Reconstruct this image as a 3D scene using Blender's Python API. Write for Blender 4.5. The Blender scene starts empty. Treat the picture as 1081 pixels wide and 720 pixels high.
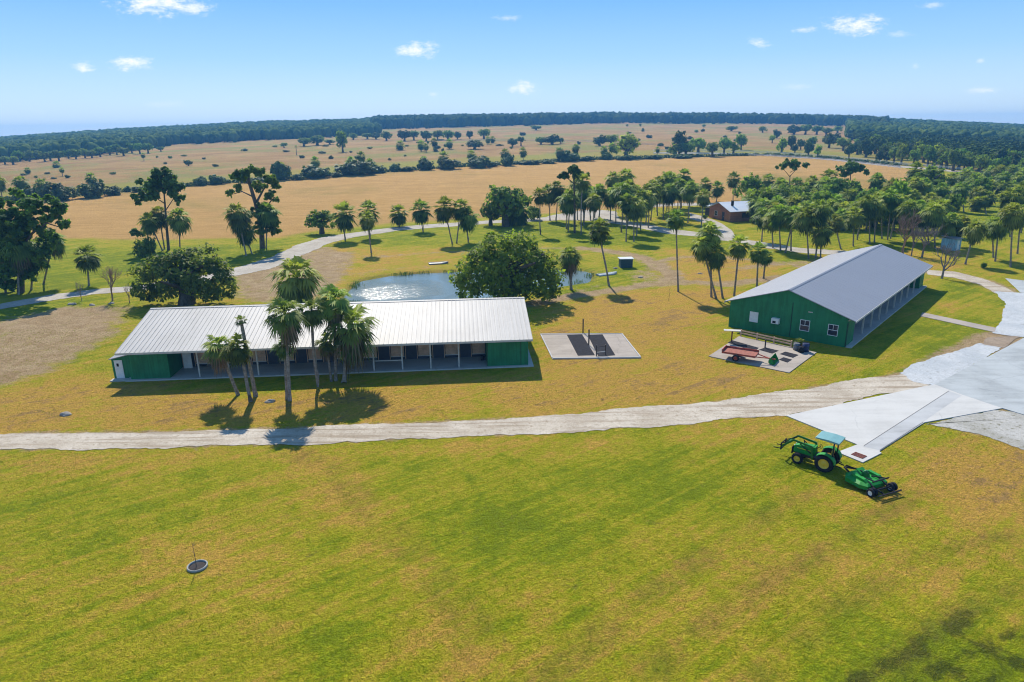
import bpy, math, random
import numpy as np
from mathutils import Vector, Matrix
R=math.radians
random.seed(7); rng=np.random.default_rng(7)
scene=bpy.context.scene; COL=scene.collection
for _m in list(bpy.data.meshes): pass
# ------------------------------------------------------------------ camera and terrain
F=720.7; H=22.0; PW,PH=1081,720
ROLL=R(0.70); PITCH=math.atan((360-136.0)*math.cos(ROLL)/F)
_cr,_sr,_cp,_sp=math.cos(ROLL),math.sin(ROLL),math.cos(PITCH),math.sin(PITCH)
def hz(x,y):
    """terrain height: flat around the yard, rising gently to a low wooded ridge straight ahead"""
    x=np.asarray(x,float); y=np.asarray(y,float)
    r=np.hypot(x,y); u=x/np.maximum(y,1.0)
    g=np.maximum(0,1-(u/0.80)**2)
    e=np.clip(r-165,0,1300)
    z=math.tan(R(1.9))*g*e*e/(e+150)
    return np.where(y>1,z,0.0)
def hzf(x,y): return float(hz(x,y))
def ray(px,py):
    x=(px-540.5)/F; y=-(py-360)/F
    xr=x*_cr+y*_sr; yr=-x*_sr+y*_cr
    return xr, _cp+yr*_sp, -_sp+yr*_cp
def V(px,py,z):
    d=ray(px,py); t=(z-H)/d[2]; return Vector((d[0]*t,d[1]*t,z))
def G(px,py):
    d=ray(px,py); t=20.0; last=t
    while t<7000 and H+d[2]*t>hzf(d[0]*t,d[1]*t): last=t; t*=1.04
    a,b=last,t
    for _ in range(30):
        m=(a+b)/2
        if H+d[2]*m>hzf(d[0]*m,d[1]*m): a=m
        else: b=m
    x,y=d[0]*b,d[1]*b
    return Vector((x,y,hzf(x,y)))
def proj(p):
    v=(p[0],p[1],p[2]-H); zc=v[1]*_cp-v[2]*_sp; yc=v[1]*_sp+v[2]*_cp
    X=v[0]*_cr-yc*_sr; Y=v[0]*_sr+yc*_cr
    return 540.5+X/zc*F, 360-Y/zc*F
def depth(p): return p[1]*_cp-(p[2]-H)*_sp
def height_at(g,py):
    lo,hi=0,60
    for _ in range(30):
        m=(lo+hi)/2
        if proj((g[0],g[1],g[2]+m))[1]>py: lo=m
        else: hi=m
    return lo
cam=bpy.data.cameras.new('camera'); co=bpy.data.objects.new('camera',cam); COL.objects.link(co)
co.matrix_world=Matrix.Translation((0,0,H))@Matrix.Rotation(math.pi/2-PITCH,4,'X')@Matrix.Rotation(-ROLL,4,'Z')
cam.sensor_width=36; cam.lens=F/PW*36; cam.clip_end=20000; cam.clip_start=0.5
scene.camera=co
# ------------------------------------------------------------------ node helpers
def lin(c):
    return tuple(((v/255)/12.92 if v/255<=0.04045 else ((v/255+0.055)/1.055)**2.4) for v in c)+(1,)
class NT:
    def __init__(s,tree): s.t=tree; s.n=tree.nodes; s.l=tree.links
    def new(s,typ,**kw):
        n=s.n.new(typ)
        for k,v in kw.items(): setattr(n,k,v)
        return n
    def put(s,sock,v):
        if isinstance(v,bpy.types.NodeSocket): s.l.new(v,sock)
        elif v is not None: sock.default_value=v
    def math(s,op,a,b=None,c=None,clamp=False):
        n=s.new('ShaderNodeMath',operation=op,use_clamp=clamp); s.put(n.inputs[0],a)
        if b is not None: s.put(n.inputs[1],b)
        if c is not None: s.put(n.inputs[2],c)
        return n.outputs[0]
    def mix(s,f,a,b,blend='MIX'):
        n=s.new('ShaderNodeMix',data_type='RGBA',blend_type=blend); s.put(n.inputs[0],f); s.put(n.inputs[6],a); s.put(n.inputs[7],b)
        return n.outputs[2]
    def noise(s,vec,scale,detail=4,rough=0.55,dist=0.0):
        n=s.new('ShaderNodeTexNoise'); s.put(n.inputs['Vector'],vec); n.inputs['Scale'].default_value=scale
        n.inputs['Detail'].default_value=detail; n.inputs['Roughness'].default_value=rough; n.inputs['Distortion'].default_value=dist
        return n.outputs[0]
    def ramp(s,f,lo,hi):
        n=s.new('ShaderNodeMapRange',interpolation_type='SMOOTHSTEP'); s.put(n.inputs[0],f); n.inputs[1].default_value=lo; n.inputs[2].default_value=hi
        return n.outputs[0]
    def attr(s,name):
        return s.new('ShaderNodeAttribute',attribute_name=name)
    def mapping(s,vec,scale=(1,1,1),rot=(0,0,0)):
        n=s.new('ShaderNodeMapping'); s.put(n.inputs[0],vec); n.inputs['Scale'].default_value=scale; n.inputs['Rotation'].default_value=rot
        return n.outputs[0]
    def bump(s,h,strength=0.3,dist=0.05,normal=None):
        n=s.new('ShaderNodeBump'); s.put(n.inputs['Height'],h); n.inputs['Strength'].default_value=strength; n.inputs['Distance'].default_value=dist
        if normal is not None: s.put(n.inputs['Normal'],normal)
        return n.outputs[0]
def new_mat(name):
    m=bpy.data.materials.new(name); m.use_nodes=True; t=NT(m.node_tree)
    b=m.node_tree.nodes['Principled BSDF']; out=m.node_tree.nodes['Material Output']
    return m,t,b,out
def plain(name,rgb,rough=0.6,var=0.18,scale=3.0,metal=0.0,spec=0.5,bump=0.0,bscale=20):
    """a painted / weathered surface: base colour with large and fine mottling"""
    m,t,b,o=new_mat(name); c=lin(rgb)
    oc=t.new('ShaderNodeTexCoord').outputs['Object']
    n1=t.noise(oc,scale,5,.6); n2=t.noise(oc,scale*9,3,.6)
    f=t.math('ADD',t.math('MULTIPLY',n1,.7),t.math('MULTIPLY',n2,.3))
    f=t.ramp(f,.3,.7)
    dark=tuple(v*(1-var) for v in c[:3])+(1,); lite=tuple(min(1,v*(1+var)) for v in c[:3])+(1,)
    t.put(b.inputs['Base Color'],t.mix(f,dark,lite))
    b.inputs['Roughness'].default_value=rough; b.inputs['Metallic'].default_value=metal; b.inputs['Specular IOR Level'].default_value=spec
    if bump: t.put(b.inputs['Normal'],t.bump(t.noise(oc,bscale,3),bump,.03))
    return m
# ------------------------------------------------------------------ mesh helpers
class MB:
    def __init__(s): s.v=[]; s.f=[]; s.m=[]; s.sm=[]
    def add(s,vs,fs,mat=0,smooth=False):
        k=len(s.v); s.v+=[tuple(v) for v in vs]; s.f+=[tuple(i+k for i in f) for f in fs]; s.m+=[mat]*len(fs); s.sm+=[smooth]*len(fs)
    def box(s,c,d,rot=None,mat=0,taper=(1,1)):
        x,y,z=d[0]/2,d[1]/2,d[2]/2; tx,ty=taper
        vs=[Vector(p) for p in((-x,-y,-z),(x,-y,-z),(x,y,-z),(-x,y,-z),(-x*tx,-y*ty,z),(x*tx,-y*ty,z),(x*tx,y*ty,z),(-x*tx,y*ty,z))]
        if rot is not None: vs=[rot@v for v in vs]
        s.add([v+Vector(c) for v in vs],[(3,2,1,0),(4,5,6,7),(0,1,5,4),(1,2,6,5),(2,3,7,6),(3,0,4,7)],mat)
    def rng(s,a,b,mat=0):
        s.box([(a[i]+b[i])/2 for i in range(3)],[abs(b[i]-a[i]) for i in range(3)],None,mat)
    def tube(s,pts,rad,n=8,mat=0,cap=True,smooth=True):
        pts=[Vector(p) for p in pts]
        if not hasattr(rad,'__len__'): rad=[rad]*len(pts)
        vs=[];fs=[]
        for i,p in enumerate(pts):
            d=(pts[min(i+1,len(pts)-1)]-pts[max(i-1,0)]).normalized()
            a=d.cross(Vector((0.01,1,0.02)) if abs(d.y)<.9 else Vector((1,0,0.03))).normalized(); b=d.cross(a)
            for k in range(n):
                q=2*math.pi*k/n; vs.append(p+a*(rad[i]*math.cos(q))+b*(rad[i]*math.sin(q)))
        for i in range(len(pts)-1):
            for k in range(n): fs.append((i*n+k,i*n+(k+1)%n,(i+1)*n+(k+1)%n,(i+1)*n+k))
        s.add(vs,fs,mat,smooth)
        if cap:
            s.add(vs[:n],[tuple(range(n-1,-1,-1))],mat); s.add(vs[-n:],[tuple(range(n))],mat)
    def bar(s,a,b,w,h=None,mat=0):
        """square bar from a to b"""
        a,b=Vector(a),Vector(b); d=b-a; L=d.length; h=h or w
        q=d.to_track_quat('X','Z').to_matrix(); s.box((a+b)/2,(L,w,h),q,mat)
    def prism(s,poly,z0,z1,mat=0):
        n=len(poly); ar=sum(poly[i][0]*poly[(i+1)%n][1]-poly[(i+1)%n][0]*poly[i][1] for i in range(n))
        if ar<0: poly=poly[::-1]
        vs=[(p[0],p[1],z0) for p in poly]+[(p[0],p[1],z1) for p in poly]
        fs=[tuple(range(n-1,-1,-1)),tuple(range(n,2*n))]+[(i,(i+1)%n,n+(i+1)%n,n+i) for i in range(n)]
        s.add(vs,fs,mat)
    def lathe(s,prof,n=24,c=(0,0,0),axis='Z',mat=0,smooth=True):
        vs=[];fs=[]
        for r,h in prof:
            for k in range(n):
                q=2*math.pi*k/n
                p=(r*math.cos(q),r*math.sin(q),h) if axis=='Z' else (r*math.cos(q),h,-r*math.sin(q))
                vs.append((p[0]+c[0],p[1]+c[1],p[2]+c[2]))
        for i in range(len(prof)-1):
            for k in range(n): fs.append((i*n+k,i*n+(k+1)%n,(i+1)*n+(k+1)%n,(i+1)*n+k))
        s.add(vs,fs,mat,smooth)
    def extrude_xz(s,poly,y0,y1,mat=0):
        n=len(poly); ar=sum(poly[i][0]*poly[(i+1)%n][1]-poly[(i+1)%n][0]*poly[i][1] for i in range(n))
        if ar<0: poly=poly[::-1]
        vs=[(p[0],y0,p[1]) for p in poly]+[(p[0],y1,p[1]) for p in poly]
        fs=[tuple(range(n)),tuple(range(2*n-1,n-1,-1))]+[(i,n+i,n+(i+1)%n,(i+1)%n) for i in range(n)]
        s.add(vs,fs,mat)
    def mesh(s,name,mats):
        me=bpy.data.meshes.new(name); me.from_pydata(s.v,[],s.f)
        for m in (mats if isinstance(mats,(list,tuple)) else [mats]): me.materials.append(m)
        me.polygons.foreach_set('material_index',s.m); me.polygons.foreach_set('use_smooth',s.sm); me.update()
        return me
    def build(s,name,mats,parent=None):
        return link(name,s.mesh(name,mats),parent)
def link(name,me,parent=None,loc=None):
    o=bpy.data.objects.new(name,me); COL.objects.link(o)
    if parent is not None: o.parent=parent
    if loc is not None: o.location=loc
    return o
def tag(o,label=None,cat=None,group=None,kind=None):
    if label: o['label']=label
    if cat: o['category']=cat
    if group: o['group']=group
    if kind: o['kind']=kind
    return o
def thing(name,loc,label,cat,rz=0,group=None):
    o=bpy.data.objects.new(name,None); COL.objects.link(o); o.location=loc; o.rotation_euler=(0,0,rz); o.empty_display_size=.3
    return tag(o,label,cat,group)
def np_mesh(name,verts,quads,mats,attrs=None,smooth=False,tris=False):
    me=bpy.data.meshes.new(name); k=3 if tris else 4
    nv,nf=len(verts),len(quads)
    me.vertices.add(nv); me.vertices.foreach_set('co',np.asarray(verts,np.float32).ravel())
    me.loops.add(nf*k); me.loops.foreach_set('vertex_index',np.asarray(quads,np.int32).ravel())
    me.polygons.add(nf); me.polygons.foreach_set('loop_start',np.arange(0,nf*k,k,dtype=np.int32)); 
    try: me.polygons.foreach_set('loop_total',np.full(nf,k,np.int32))
    except Exception: pass
    if smooth: me.polygons.foreach_set('use_smooth',np.ones(nf,bool))
    for m in (mats if isinstance(mats,(list,tuple)) else [mats]): me.materials.append(m)
    for an,av in (attrs or {}).items():
        av=np.asarray(av,np.float32)
        if av.ndim==1:
            a=me.attributes.new(an,'FLOAT','POINT'); a.data.foreach_set('value',av)
        else:
            a=me.attributes.new(an,'FLOAT_COLOR','POINT'); a.data.foreach_set('color',av.ravel())
    me.update(calc_edges=True); me.validate()
    return me
def join_np(parts):
    vs=[];fs=[];ts=[];k=0
    for v,f,t in parts: vs.append(v); fs.append(f+k); ts.append(t); k+=len(v)
    return np.concatenate(vs),np.concatenate(fs),np.concatenate(ts)
def vnoise(x,y,seed=0):
    """smooth value noise for numpy arrays"""
    xi=np.floor(x).astype(np.int64); yi=np.floor(y).astype(np.int64); fx=x-xi; fy=y-yi
    fx=fx*fx*(3-2*fx); fy=fy*fy*(3-2*fy)
    def h(a,b):
        n=(a*374761393+b*668265263+seed*974634777)&0x7fffffff; n=((n^(n>>13))*1274126177)&0x7fffffff
        return (n&0xffff)/65535.0
    return (h(xi,yi)*(1-fx)+h(xi+1,yi)*fx)*(1-fy)+(h(xi,yi+1)*(1-fx)+h(xi+1,yi+1)*fx)*fy
# ------------------------------------------------------------------ ground zones
def poly_sdf(X,Y,poly):
    """signed distance in metres, positive inside"""
    P=np.array([(p[0],p[1]) for p in poly]); n=len(P); d=np.full(X.shape,1e18); ins=np.zeros(X.shape,bool)
    for i in range(n):
        a=P[i]; b=P[(i+1)%n]; e=b-a; L=max(1e-9,e@e)
        t=np.clip(((X-a[0])*e[0]+(Y-a[1])*e[1])/L,0,1)
        d=np.minimum(d,(X-a[0]-t*e[0])**2+(Y-a[1]-t*e[1])**2)
        c=((a[1]>Y)!=(b[1]>Y)); 
        with np.errstate(divide='ignore',invalid='ignore'): xi=(b[0]-a[0])*(Y-a[1])/(b[1]-a[1])+a[0]
        ins^=c&(X<xi)
    d=np.sqrt(d); return np.where(ins,d,-d)
def line_dist(X,Y,pts):
    d=np.full(X.shape,1e18)
    for i in range(len(pts)-1):
        a=np.array(pts[i][:2]); b=np.array(pts[i+1][:2]); e=b-a; L=max(1e-9,e@e)
        t=np.clip(((X-a[0])*e[0]+(Y-a[1])*e[1])/L,0,1)
        d=np.minimum(d,(X-a[0]-t*e[0])**2+(Y-a[1]-t*e[1])**2)
    return np.sqrt(d)
def sm(d,f): 
    t=np.clip(d/f*0.5+0.5,0,1); return t*t*(3-2*t)
POND=[(360,318),(370,306),(380,296),(410,290.5),(445,287.5),(500,285),(560,284),(608,284),(624,287),(621,296),(595,300),(560,306),(520,314),(480,319),(420,322)]
POND_W=[G(*p) for p in POND]
ys=[-30.0]
while ys[-1]<2600: ys.append(ys[-1]+(ys[-1]+62)*0.0095)
ys=np.array(ys); us=np.linspace(-1.3,1.3,620)
YY,UU=np.meshgrid(ys,us,indexing='ij'); XX=UU*(YY+60)
ZZ=hz(XX,YY)
pd=poly_sdf(XX,YY,POND_W); ZZ=ZZ-1.0*sm(pd-0.2,1.6)
# broad natural unevenness (a few centimetres) so that light catches the turf
ZZ=ZZ+0.0*XX
Z0=lambda: np.zeros(XX.shape)
dry,dirt,lush,field,past,dark,track=Z0(),Z0(),Z0(),Z0(),Z0(),Z0(),Z0()
def zone(arr,pts,feather,amt=1.0,sub=False):
    w=[G(*p) for p in pts]; v=sm(poly_sdf(XX,YY,w),feather)*amt
    if sub: arr*= (1-v)
    else: np.maximum(arr,v,out=arr)
def strip(arr,pts,half,feather,amt=1.0):
    w=[G(*p) for p in pts]; v=sm(half-line_dist(XX,YY,w),feather)*amt; np.maximum(arr,v,out=arr)
HEDGE=[(-160,233),(-60,220),(0,213),(82,207.5),(140,202),(245,193),(310,189),(400,182.5),(490,176),(540,174),(610,169.5),(710,166.5),(810,164),(880,168),(950,176),(1018,182),(1100,186),(1250,196)]
# tan hay field between hedge line and the driveway
zone(field,HEDGE[2:-3]+[(990,186),(930,200),(850,206),(770,214),(690,219),(600,224),(500,231),(420,235),(340,243),(300,252),(240,252),(150,254),(90,252),(-60,262)],9)
zone(past,HEDGE+[(1300,150),(1300,150)]+[(1081,140),(800,118.5),(540,117.5),(250,125),(0,142),(-160,160)],3)
# dry yard round the barns
zone(dry,[(-40,425),(60,395),(115,400),(240,415),(565,402),(572,335),(600,318),(700,303),(768,305),(765,345),(745,376),(833,397),(905,382),(880,402),(760,420),(600,435),(420,444),(200,454),(-40,457)],3,0.95)
zone(dry,[(700,262),(770,268),(830,280),(820,297),(740,300),(700,290)],3,.8)
zone(dry,[(960,470),(1110,470),(1110,545),(1030,540),(950,510)],3.5,1)
zone(dry,[(985,318),(1040,318),(1030,334),(985,334)],3,.7)
zone(dry,[(925,372),(965,362),(960,380),(920,388)],2,.6)
zone(dry,[(0,478),(250,476),(520,466),(700,455),(830,443),(850,455),(700,472),(400,482),(0,500)],2.2,.75)
zone(dry,[(300,480),(345,470),(420,560),(520,690),(480,740),(430,660),(350,560)],2.2,.55)
zone(dry,[(120,560),(330,560),(380,590),(300,640),(150,620)],4,.5)
zone(dry,[(700,560),(960,560),(1000,600),(800,650),(640,620)],5,.55)
zone(dry,[(0,600),(90,560),(60,640),(0,680)],4,.35)
zone(dry,[(560,640),(760,600),(700,720),(520,740)],4,.4)
zone(dry,[(850,270),(1010,265),(1030,285),(900,285)],5,.45)
zone(dry,[(320,262),(480,258),(480,288),(390,292),(340,310)],4,.55)
# bare sandy dirt
zone(dirt,[(-40,345),(70,322),(140,322),(130,352),(60,392),(-40,425)],3.5,.84)
zone(dirt,[(236,284),(290,276),(340,262),(378,266),(370,292),(340,318),(250,320)],3,.80)
strip(dirt,[(560,321),(597,314),(634,308.5),(671,302.5),(701,299),(735,298),(765,300),(800,296),(850,290)],1.7,2,.95)
strip(dirt,[(612,262),(643,265),(671,270),(693,279),(706,288),(712,297)],2.2,2.4,.9)
strip(dirt,[(690,277),(712,272),(740,270),(790,274),(850,282)],1.6,2.4,.8)
strip(dirt,[(332,262),(390,272),(440,268),(490,265),(560,262),(620,262)],1.6,2.6,.7)
zone(dirt,[(655,290),(700,270),(715,300),(670,303)],2.5,.6)
strip(dirt,[(780,283),(830,278),(880,275)],2.2,2.4,.7)
strip(dirt,[(0,466),(200,463),(400,456),(600,447),(760,431),(850,418),(960,400)],1.6,1.0,1)
zone(dirt,[(1030,350),(1085,345),(1090,372),(1045,372),(1000,392),(975,404),(925,402),(960,385)],1.5,.9)
zone(dirt,[(975,447),(1058,432),(1100,440),(1100,480),(1045,462),(1000,452)],1.2,1)
strip(dirt,[(340,263),(300,276),(248,288)],3.2,2,.7)
strip(dirt,[(981,287),(1010,290),(1036,297),(1058,306)],2.2,1.2,.8)
zone(dirt,[(1010,262),(1035,262),(1030,290),(985,292)],3,.4)
strip(dirt,[(640,345),(690,340),(720,372),(700,398)],1.0,2.6,.28)
strip(dirt,[(332,318),(352,300),(372,290),(410,284),(470,281)],1.6,2.6,.6)
strip(dirt,[(565,322),(600,310),(640,300)],1.2,2.0,.6)
zone(dry,[(1010,520),(1110,520),(1110,650),(1040,600)],4,.75)
zone(dry,[(840,520),(960,500),(1000,560),(880,580)],4,.6)
# lush grass
zone(lush,[(480,238),(640,230),(770,252),(770,262),(690,262),(600,258),(500,262)],4,1)
zone(lush,[(-40,300),(60,262),(150,262),(250,258),(330,250),(300,262),(245,282),(140,301),(-40,322)],4,1)
zone(lush,[(-40,328),(110,314),(150,318),(110,330),(60,350),(-40,365)],3,.9)
zone(lush,[(380,240),(480,236),(490,262),(420,262),(365,256)],4,.8)
zone(lush,[(725,335),(768,330),(766,350),(735,352)],2,1)
zone(lush,[(440,415),(505,408),(525,425),(450,436)],1.6,.75)
zone(lush,[(92,398),(130,402),(128,420),(95,418)],1.2,.8)
zone(lush,[(880,395),(945,340),(990,300),(1030,302),(1052,322),(1045,350),(990,385),(900,402)],2.5,.85)
zone(lush,[(560,298),(625,292),(640,276),(690,280),(670,298),(620,306),(570,312)],2.5,.8)
zone(lush,[(830,266),(1110,255),(1110,180),(1040,190),(930,205),(850,215),(790,235)],8,.75)
zone(lush,[(480,490),(850,470),(860,540),(620,600),(400,640),(350,560)],8,.75)
zone(lush,[(0,480),(160,480),(130,560),(0,640)],6,.5)
zone(lush,[(960,650),(1110,600),(1110,760),(880,760)],4,.9)
zone(lush,[(825,394),(860,385),(890,392),(840,404)],1.2,.8)
zone(lush,HEDGE+[(1200,170),(1000,168),(850,158),(700,158),(500,166),(300,180),(100,196),(-160,214)],8,.75)
# dark wet scuffs and soil in the corner and under trees
for q in ([(905,722),(960,690),(1010,662),(1030,648)],[(940,735),(1000,700),(1081,668)],[(985,672),(1020,650)],[(1010,730),(1081,700)],[(960,690),(985,668)]): strip(dark,q,.5,.8,.95)
zone(dark,[(628,395),(670,392),(680,415),(640,420)],1.5,.25)
zone(dark,[(-40,440),(20,405),(90,400),(60,430)],3,.35)
# wheel tracks across the near field
for off in (0,1.3):
    for pl in ([(300,478),(345,500),(410,570),(470,640),(520,730)],[(640,740),(760,640),(880,570),(960,520)],[(760,740),(860,650),(960,590),(1081,560)],[(880,740),(980,660),(1100,600)],[(540,740),(640,650),(760,570),(840,520)]):
        w=[G(*p)+Vector((off,0.15*off,0)) for p in pl]; np.maximum(track,sm(.16-line_dist(XX,YY,w),.5),out=track)
zA=np.stack([dry,dirt,lush,field],-1).reshape(-1,4); zB=np.stack([past,dark,track,sm(pd+.8,1.0)],-1).reshape(-1,4)
ni,nj=XX.shape
idx=np.arange(ni*nj).reshape(ni,nj)
quads=np.stack([idx[:-1,:-1],idx[:-1,1:],idx[1:,1:],idx[1:,:-1]],-1).reshape(-1,4)
def ground_mat():
    m,t,b,o=new_mat('turf')
    geo=t.new('ShaderNodeNewGeometry').outputs['Position']
    a=t.attr('zoneA'); b2=t.attr('zoneB')
    sa=t.new('ShaderNodeSeparateColor'); t.put(sa.inputs[0],a.outputs['Color']); sb=t.new('ShaderNodeSeparateColor'); t.put(sb.inputs[0],b2.outputs['Color'])
    DRY,DIRT,LUSH,FIELD=sa.outputs[0],sa.outputs[1],sa.outputs[2],a.outputs['Alpha']
    PAST,DARK,TRACK,BANK=sb.outputs[0],sb.outputs[1],sb.outputs[2],b2.outputs['Alpha']
    big=t.noise(geo,.035,4,.6,.6); mid=t.noise(geo,.16,5,.62,.4); pat=t.noise(geo,.55,5,.65,.8); fin=t.noise(geo,2.2,5,.7); gr=t.noise(geo,9,3,.7); gr2=t.noise(geo,24,2,.7)
    streak=t.noise(t.mapping(geo,(.05,.9,1),(0,0,R(4))),1,4,.6,.5)
    mv=G(900,560)-G(640,740); ma=math.atan2(mv.y,mv.x)
    mow=t.noise(t.mapping(t.mapping(geo,(1,1,1),(0,0,-ma)),(.05,1.25,1)),1,4,.62,.25)
    C=lambda r,g,b:(r,g,b,1)
    # lawn: green to straw, patchy
    f=t.math('ADD',t.math('MULTIPLY',mid,.55),t.math('MULTIPLY',pat,.45))
    f=t.math('ADD',t.math('MULTIPLY',t.math('SUBTRACT',f,.5),1.45),.5)
    f=t.math('ADD',f,t.math('MULTIPLY',t.math('SUBTRACT',fin,.5),.6))
    f=t.math('ADD',f,t.math('MULTIPLY',t.math('SUBTRACT',mow,.5),.8))
    f=t.math('ADD',f,t.math('MULTIPLY',DRY,.34)); f=t.math('SUBTRACT',f,t.math('MULTIPLY',LUSH,.16))
    n=t.new('ShaderNodeValToRGB'); t.put(n.inputs[0],f); cr=n.color_ramp
    cr.elements[0].position=.22; cr.elements[0].color=C(.185,.235,.007)
    cr.elements[1].position=1.0; cr.elements[1].color=C(.36,.22,.075)
    for p,c in((.36,C(.245,.285,.008)),(.47,C(.34,.325,.014)),(.58,C(.40,.335,.024)),(.72,C(.49,.315,.05)),(.86,C(.53,.315,.06))):
        e=cr.elements.new(p); e.color=c
    col=n.outputs[0]
    # brown worn specks
    sp=t.math('MULTIPLY',t.ramp(t.noise(geo,.9,5,.75,1.0),.58,.70),t.math('ADD',t.math('MULTIPLY',DRY,.5),.28))
    col=t.mix(sp,col,C(.21,.125,.05))
    # tan field
    ff=t.ramp(t.math('ADD',FIELD,t.math('MULTIPLY',t.math('SUBTRACT',big,.5),.9)),.35,.75)
    fc=t.mix(t.ramp(t.math('ADD',t.math('MULTIPLY',streak,.6),t.math('MULTIPLY',mid,.4)),.36,.64),C(.44,.255,.075),C(.55,.325,.105))
    fc=t.mix(t.ramp(t.noise(geo,.012,4,.6,.5),.52,.72),fc,C(.30,.22,.05))
    col=t.mix(ff,col,fc)
    # far pasture
    pc=t.mix(t.ramp(t.math('ADD',t.math('MULTIPLY',big,.5),t.math('MULTIPLY',streak,.5)),.38,.62),C(.28,.155,.05),C(.41,.255,.09))
    pc=t.mix(t.ramp(t.noise(geo,.011,6,.7,1.0),.46,.62),pc,C(.24,.22,.05))
    pc=t.mix(t.math('MULTIPLY',LUSH,.75),pc,C(.29,.28,.03))
    col=t.mix(PAST,col,pc)
    # dirt
    df=t.math('ADD',DIRT,t.math('MULTIPLY',t.math('SUBTRACT',t.noise(geo,.45,6,.7,.6),.5),1.3))
    df=t.math('ADD',df,t.math('MULTIPLY',t.math('SUBTRACT',fin,.5),.5))
    df=t.math('MULTIPLY',t.ramp(df,.38,.78),t.ramp(DIRT,.02,.2))
    dc=t.mix(t.ramp(pat,.3,.7),C(.37,.25,.125),C(.49,.355,.205)); dc=t.mix(t.ramp(fin,.55,.8),dc,C(.30,.205,.09))
    col=t.mix(df,col,dc)
    dk=t.ramp(t.math('ADD',DARK,t.math('MULTIPLY',t.math('SUBTRACT',pat,.5),1.6)),.5,.85)
    col=t.mix(t.math('MULTIPLY',dk,.8),col,C(.045,.06,.012))
    tk=t.math('MULTIPLY',TRACK,t.ramp(t.noise(geo,.35,3),.35,.6))
    col=t.mix(t.math('MULTIPLY',tk,.7),col,C(.15,.12,.03))
    col=t.mix(t.math('MULTIPLY',BANK,.7),col,C(.17,.15,.06))
    # blade-scale value variation
    tuft=t.noise(geo,3.6,4,.8,.6); tuft2=t.noise(t.mapping(geo,(1.4,2.6,1),(0,0,R(12))),1,5,.8,.8)
    g=t.math('ADD',t.math('ADD',t.math('MULTIPLY',gr,.40),t.math('MULTIPLY',gr2,.12)),t.math('ADD',t.math('MULTIPLY',tuft,.28),t.math('MULTIPLY',tuft2,.20)))
    gm=t.new('ShaderNodeMapRange'); t.put(gm.inputs[0],g); gm.inputs[1].default_value=.3; gm.inputs[2].default_value=.7; gm.inputs[3].default_value=.34; gm.inputs[4].default_value=1.72
    col=t.mix(1.0,col,gm.outputs[0],'MULTIPLY')
    t.put(b.inputs['Base Color'],col); b.inputs['Roughness'].default_value=.95; b.inputs['Specular IOR Level'].default_value=.08
    hgt=t.math('ADD',t.math('MULTIPLY',tuft,.7),t.math('ADD',t.math('MULTIPLY',gr,.35),t.math('MULTIPLY',gr2,.15)))
    t.put(b.inputs['Normal'],t.bump(hgt,1.0,.45))
    return m
gme=np_mesh('ground',np.stack([XX,YY,ZZ],-1).reshape(-1,3),quads,ground_mat(),{'zoneA':zA,'zoneB':zB},smooth=True)
tag(link('ground',gme),'grassy ranch land, green and straw coloured with worn patches','ground',kind='structure')
# water
def water_mat():
    m,t,b,o=new_mat('pond_water')
    geo=t.new('ShaderNodeNewGeometry').outputs['Position']
    b.inputs['Base Color'].default_value=(.16,.22,.235,1); b.inputs['Roughness'].default_value=.10; b.inputs['IOR'].default_value=1.33
    h=t.math('ADD',t.noise(t.mapping(geo,(1.6,2.6,1)),1,3,.6,.3),t.math('MULTIPLY',t.noise(geo,6,2,.6),.4))
    # a breeze ruffles the near left half of the pond, the rest lies calmer
    c0=G(415,306); vd=t.new('ShaderNodeVectorMath',operation='DISTANCE'); t.put(vd.inputs[0],t.mapping(geo,(1,1.0,0))); vd.inputs[1].default_value=(c0.x,c0.y,0)
    ruf=t.math('SUBTRACT',1.0,t.ramp(t.math('ADD',vd.outputs['Value'],t.math('MULTIPLY',t.noise(geo,.5,3),5)),6.5,12.5))
    bn=t.new('ShaderNodeBump'); t.put(bn.inputs['Height'],h); bn.inputs['Distance'].default_value=1.5; t.put(bn.inputs['Strength'],t.math('ADD',.05,t.math('MULTIPLY',ruf,.17))); t.put(b.inputs['Normal'],bn.outputs[0]); return m
def sheet(name,pts,z,mat,label,cat=None,ragged=0.0,seed=0,kind='structure',px=True,step=.3,thick=0.0):
    """flat sheet from an outline; ragged > 0 roughens its edge"""
    w=[G(*p) for p in pts] if px else [Vector((p[0],p[1],0)) for p in pts]
    out=[]
    for i in range(len(w)):
        a,b=w[i],w[(i+1)%len(w)]; n=max(1,int((b-a).length/step)) if ragged else 1
        nrm=Vector((-(b-a).y,(b-a).x,0)).normalized()
        for k in range(n):
            p=a.lerp(b,k/n)
            if ragged:
                q=float(vnoise(np.array(p.x*.35+seed),np.array(p.y*.35)))+.6*float(vnoise(np.array(p.x*1.3),np.array(p.y*1.3+seed)))+.4*float(vnoise(np.array(p.x*3.3),np.array(p.y*3.3+seed)))-1.0
                p=p+nrm*ragged*q*1.6
            out.append((p.x,p.y))
    mb=MB()
    if thick: mb.prism(out,z-thick,z)
    else:
        n=len(out); ar=sum(out[i][0]*out[(i+1)%n][1]-out[(i+1)%n][0]*out[i][1] for i in range(n))
        if ar<0: out=out[::-1]
        mb.add([(p[0],p[1],hzf(p[0],p[1])+z) for p in out],[tuple(range(n))])
    me=mb.mesh(name,mat)
    import bmesh
    bm=bmesh.new(); bm.from_mesh(me); bmesh.ops.triangulate(bm,faces=[f for f in bm.faces if len(f.verts)>4]); bm.to_mesh(me); bm.free()
    return tag(link(name,me),label,cat,kind=kind)
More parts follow.
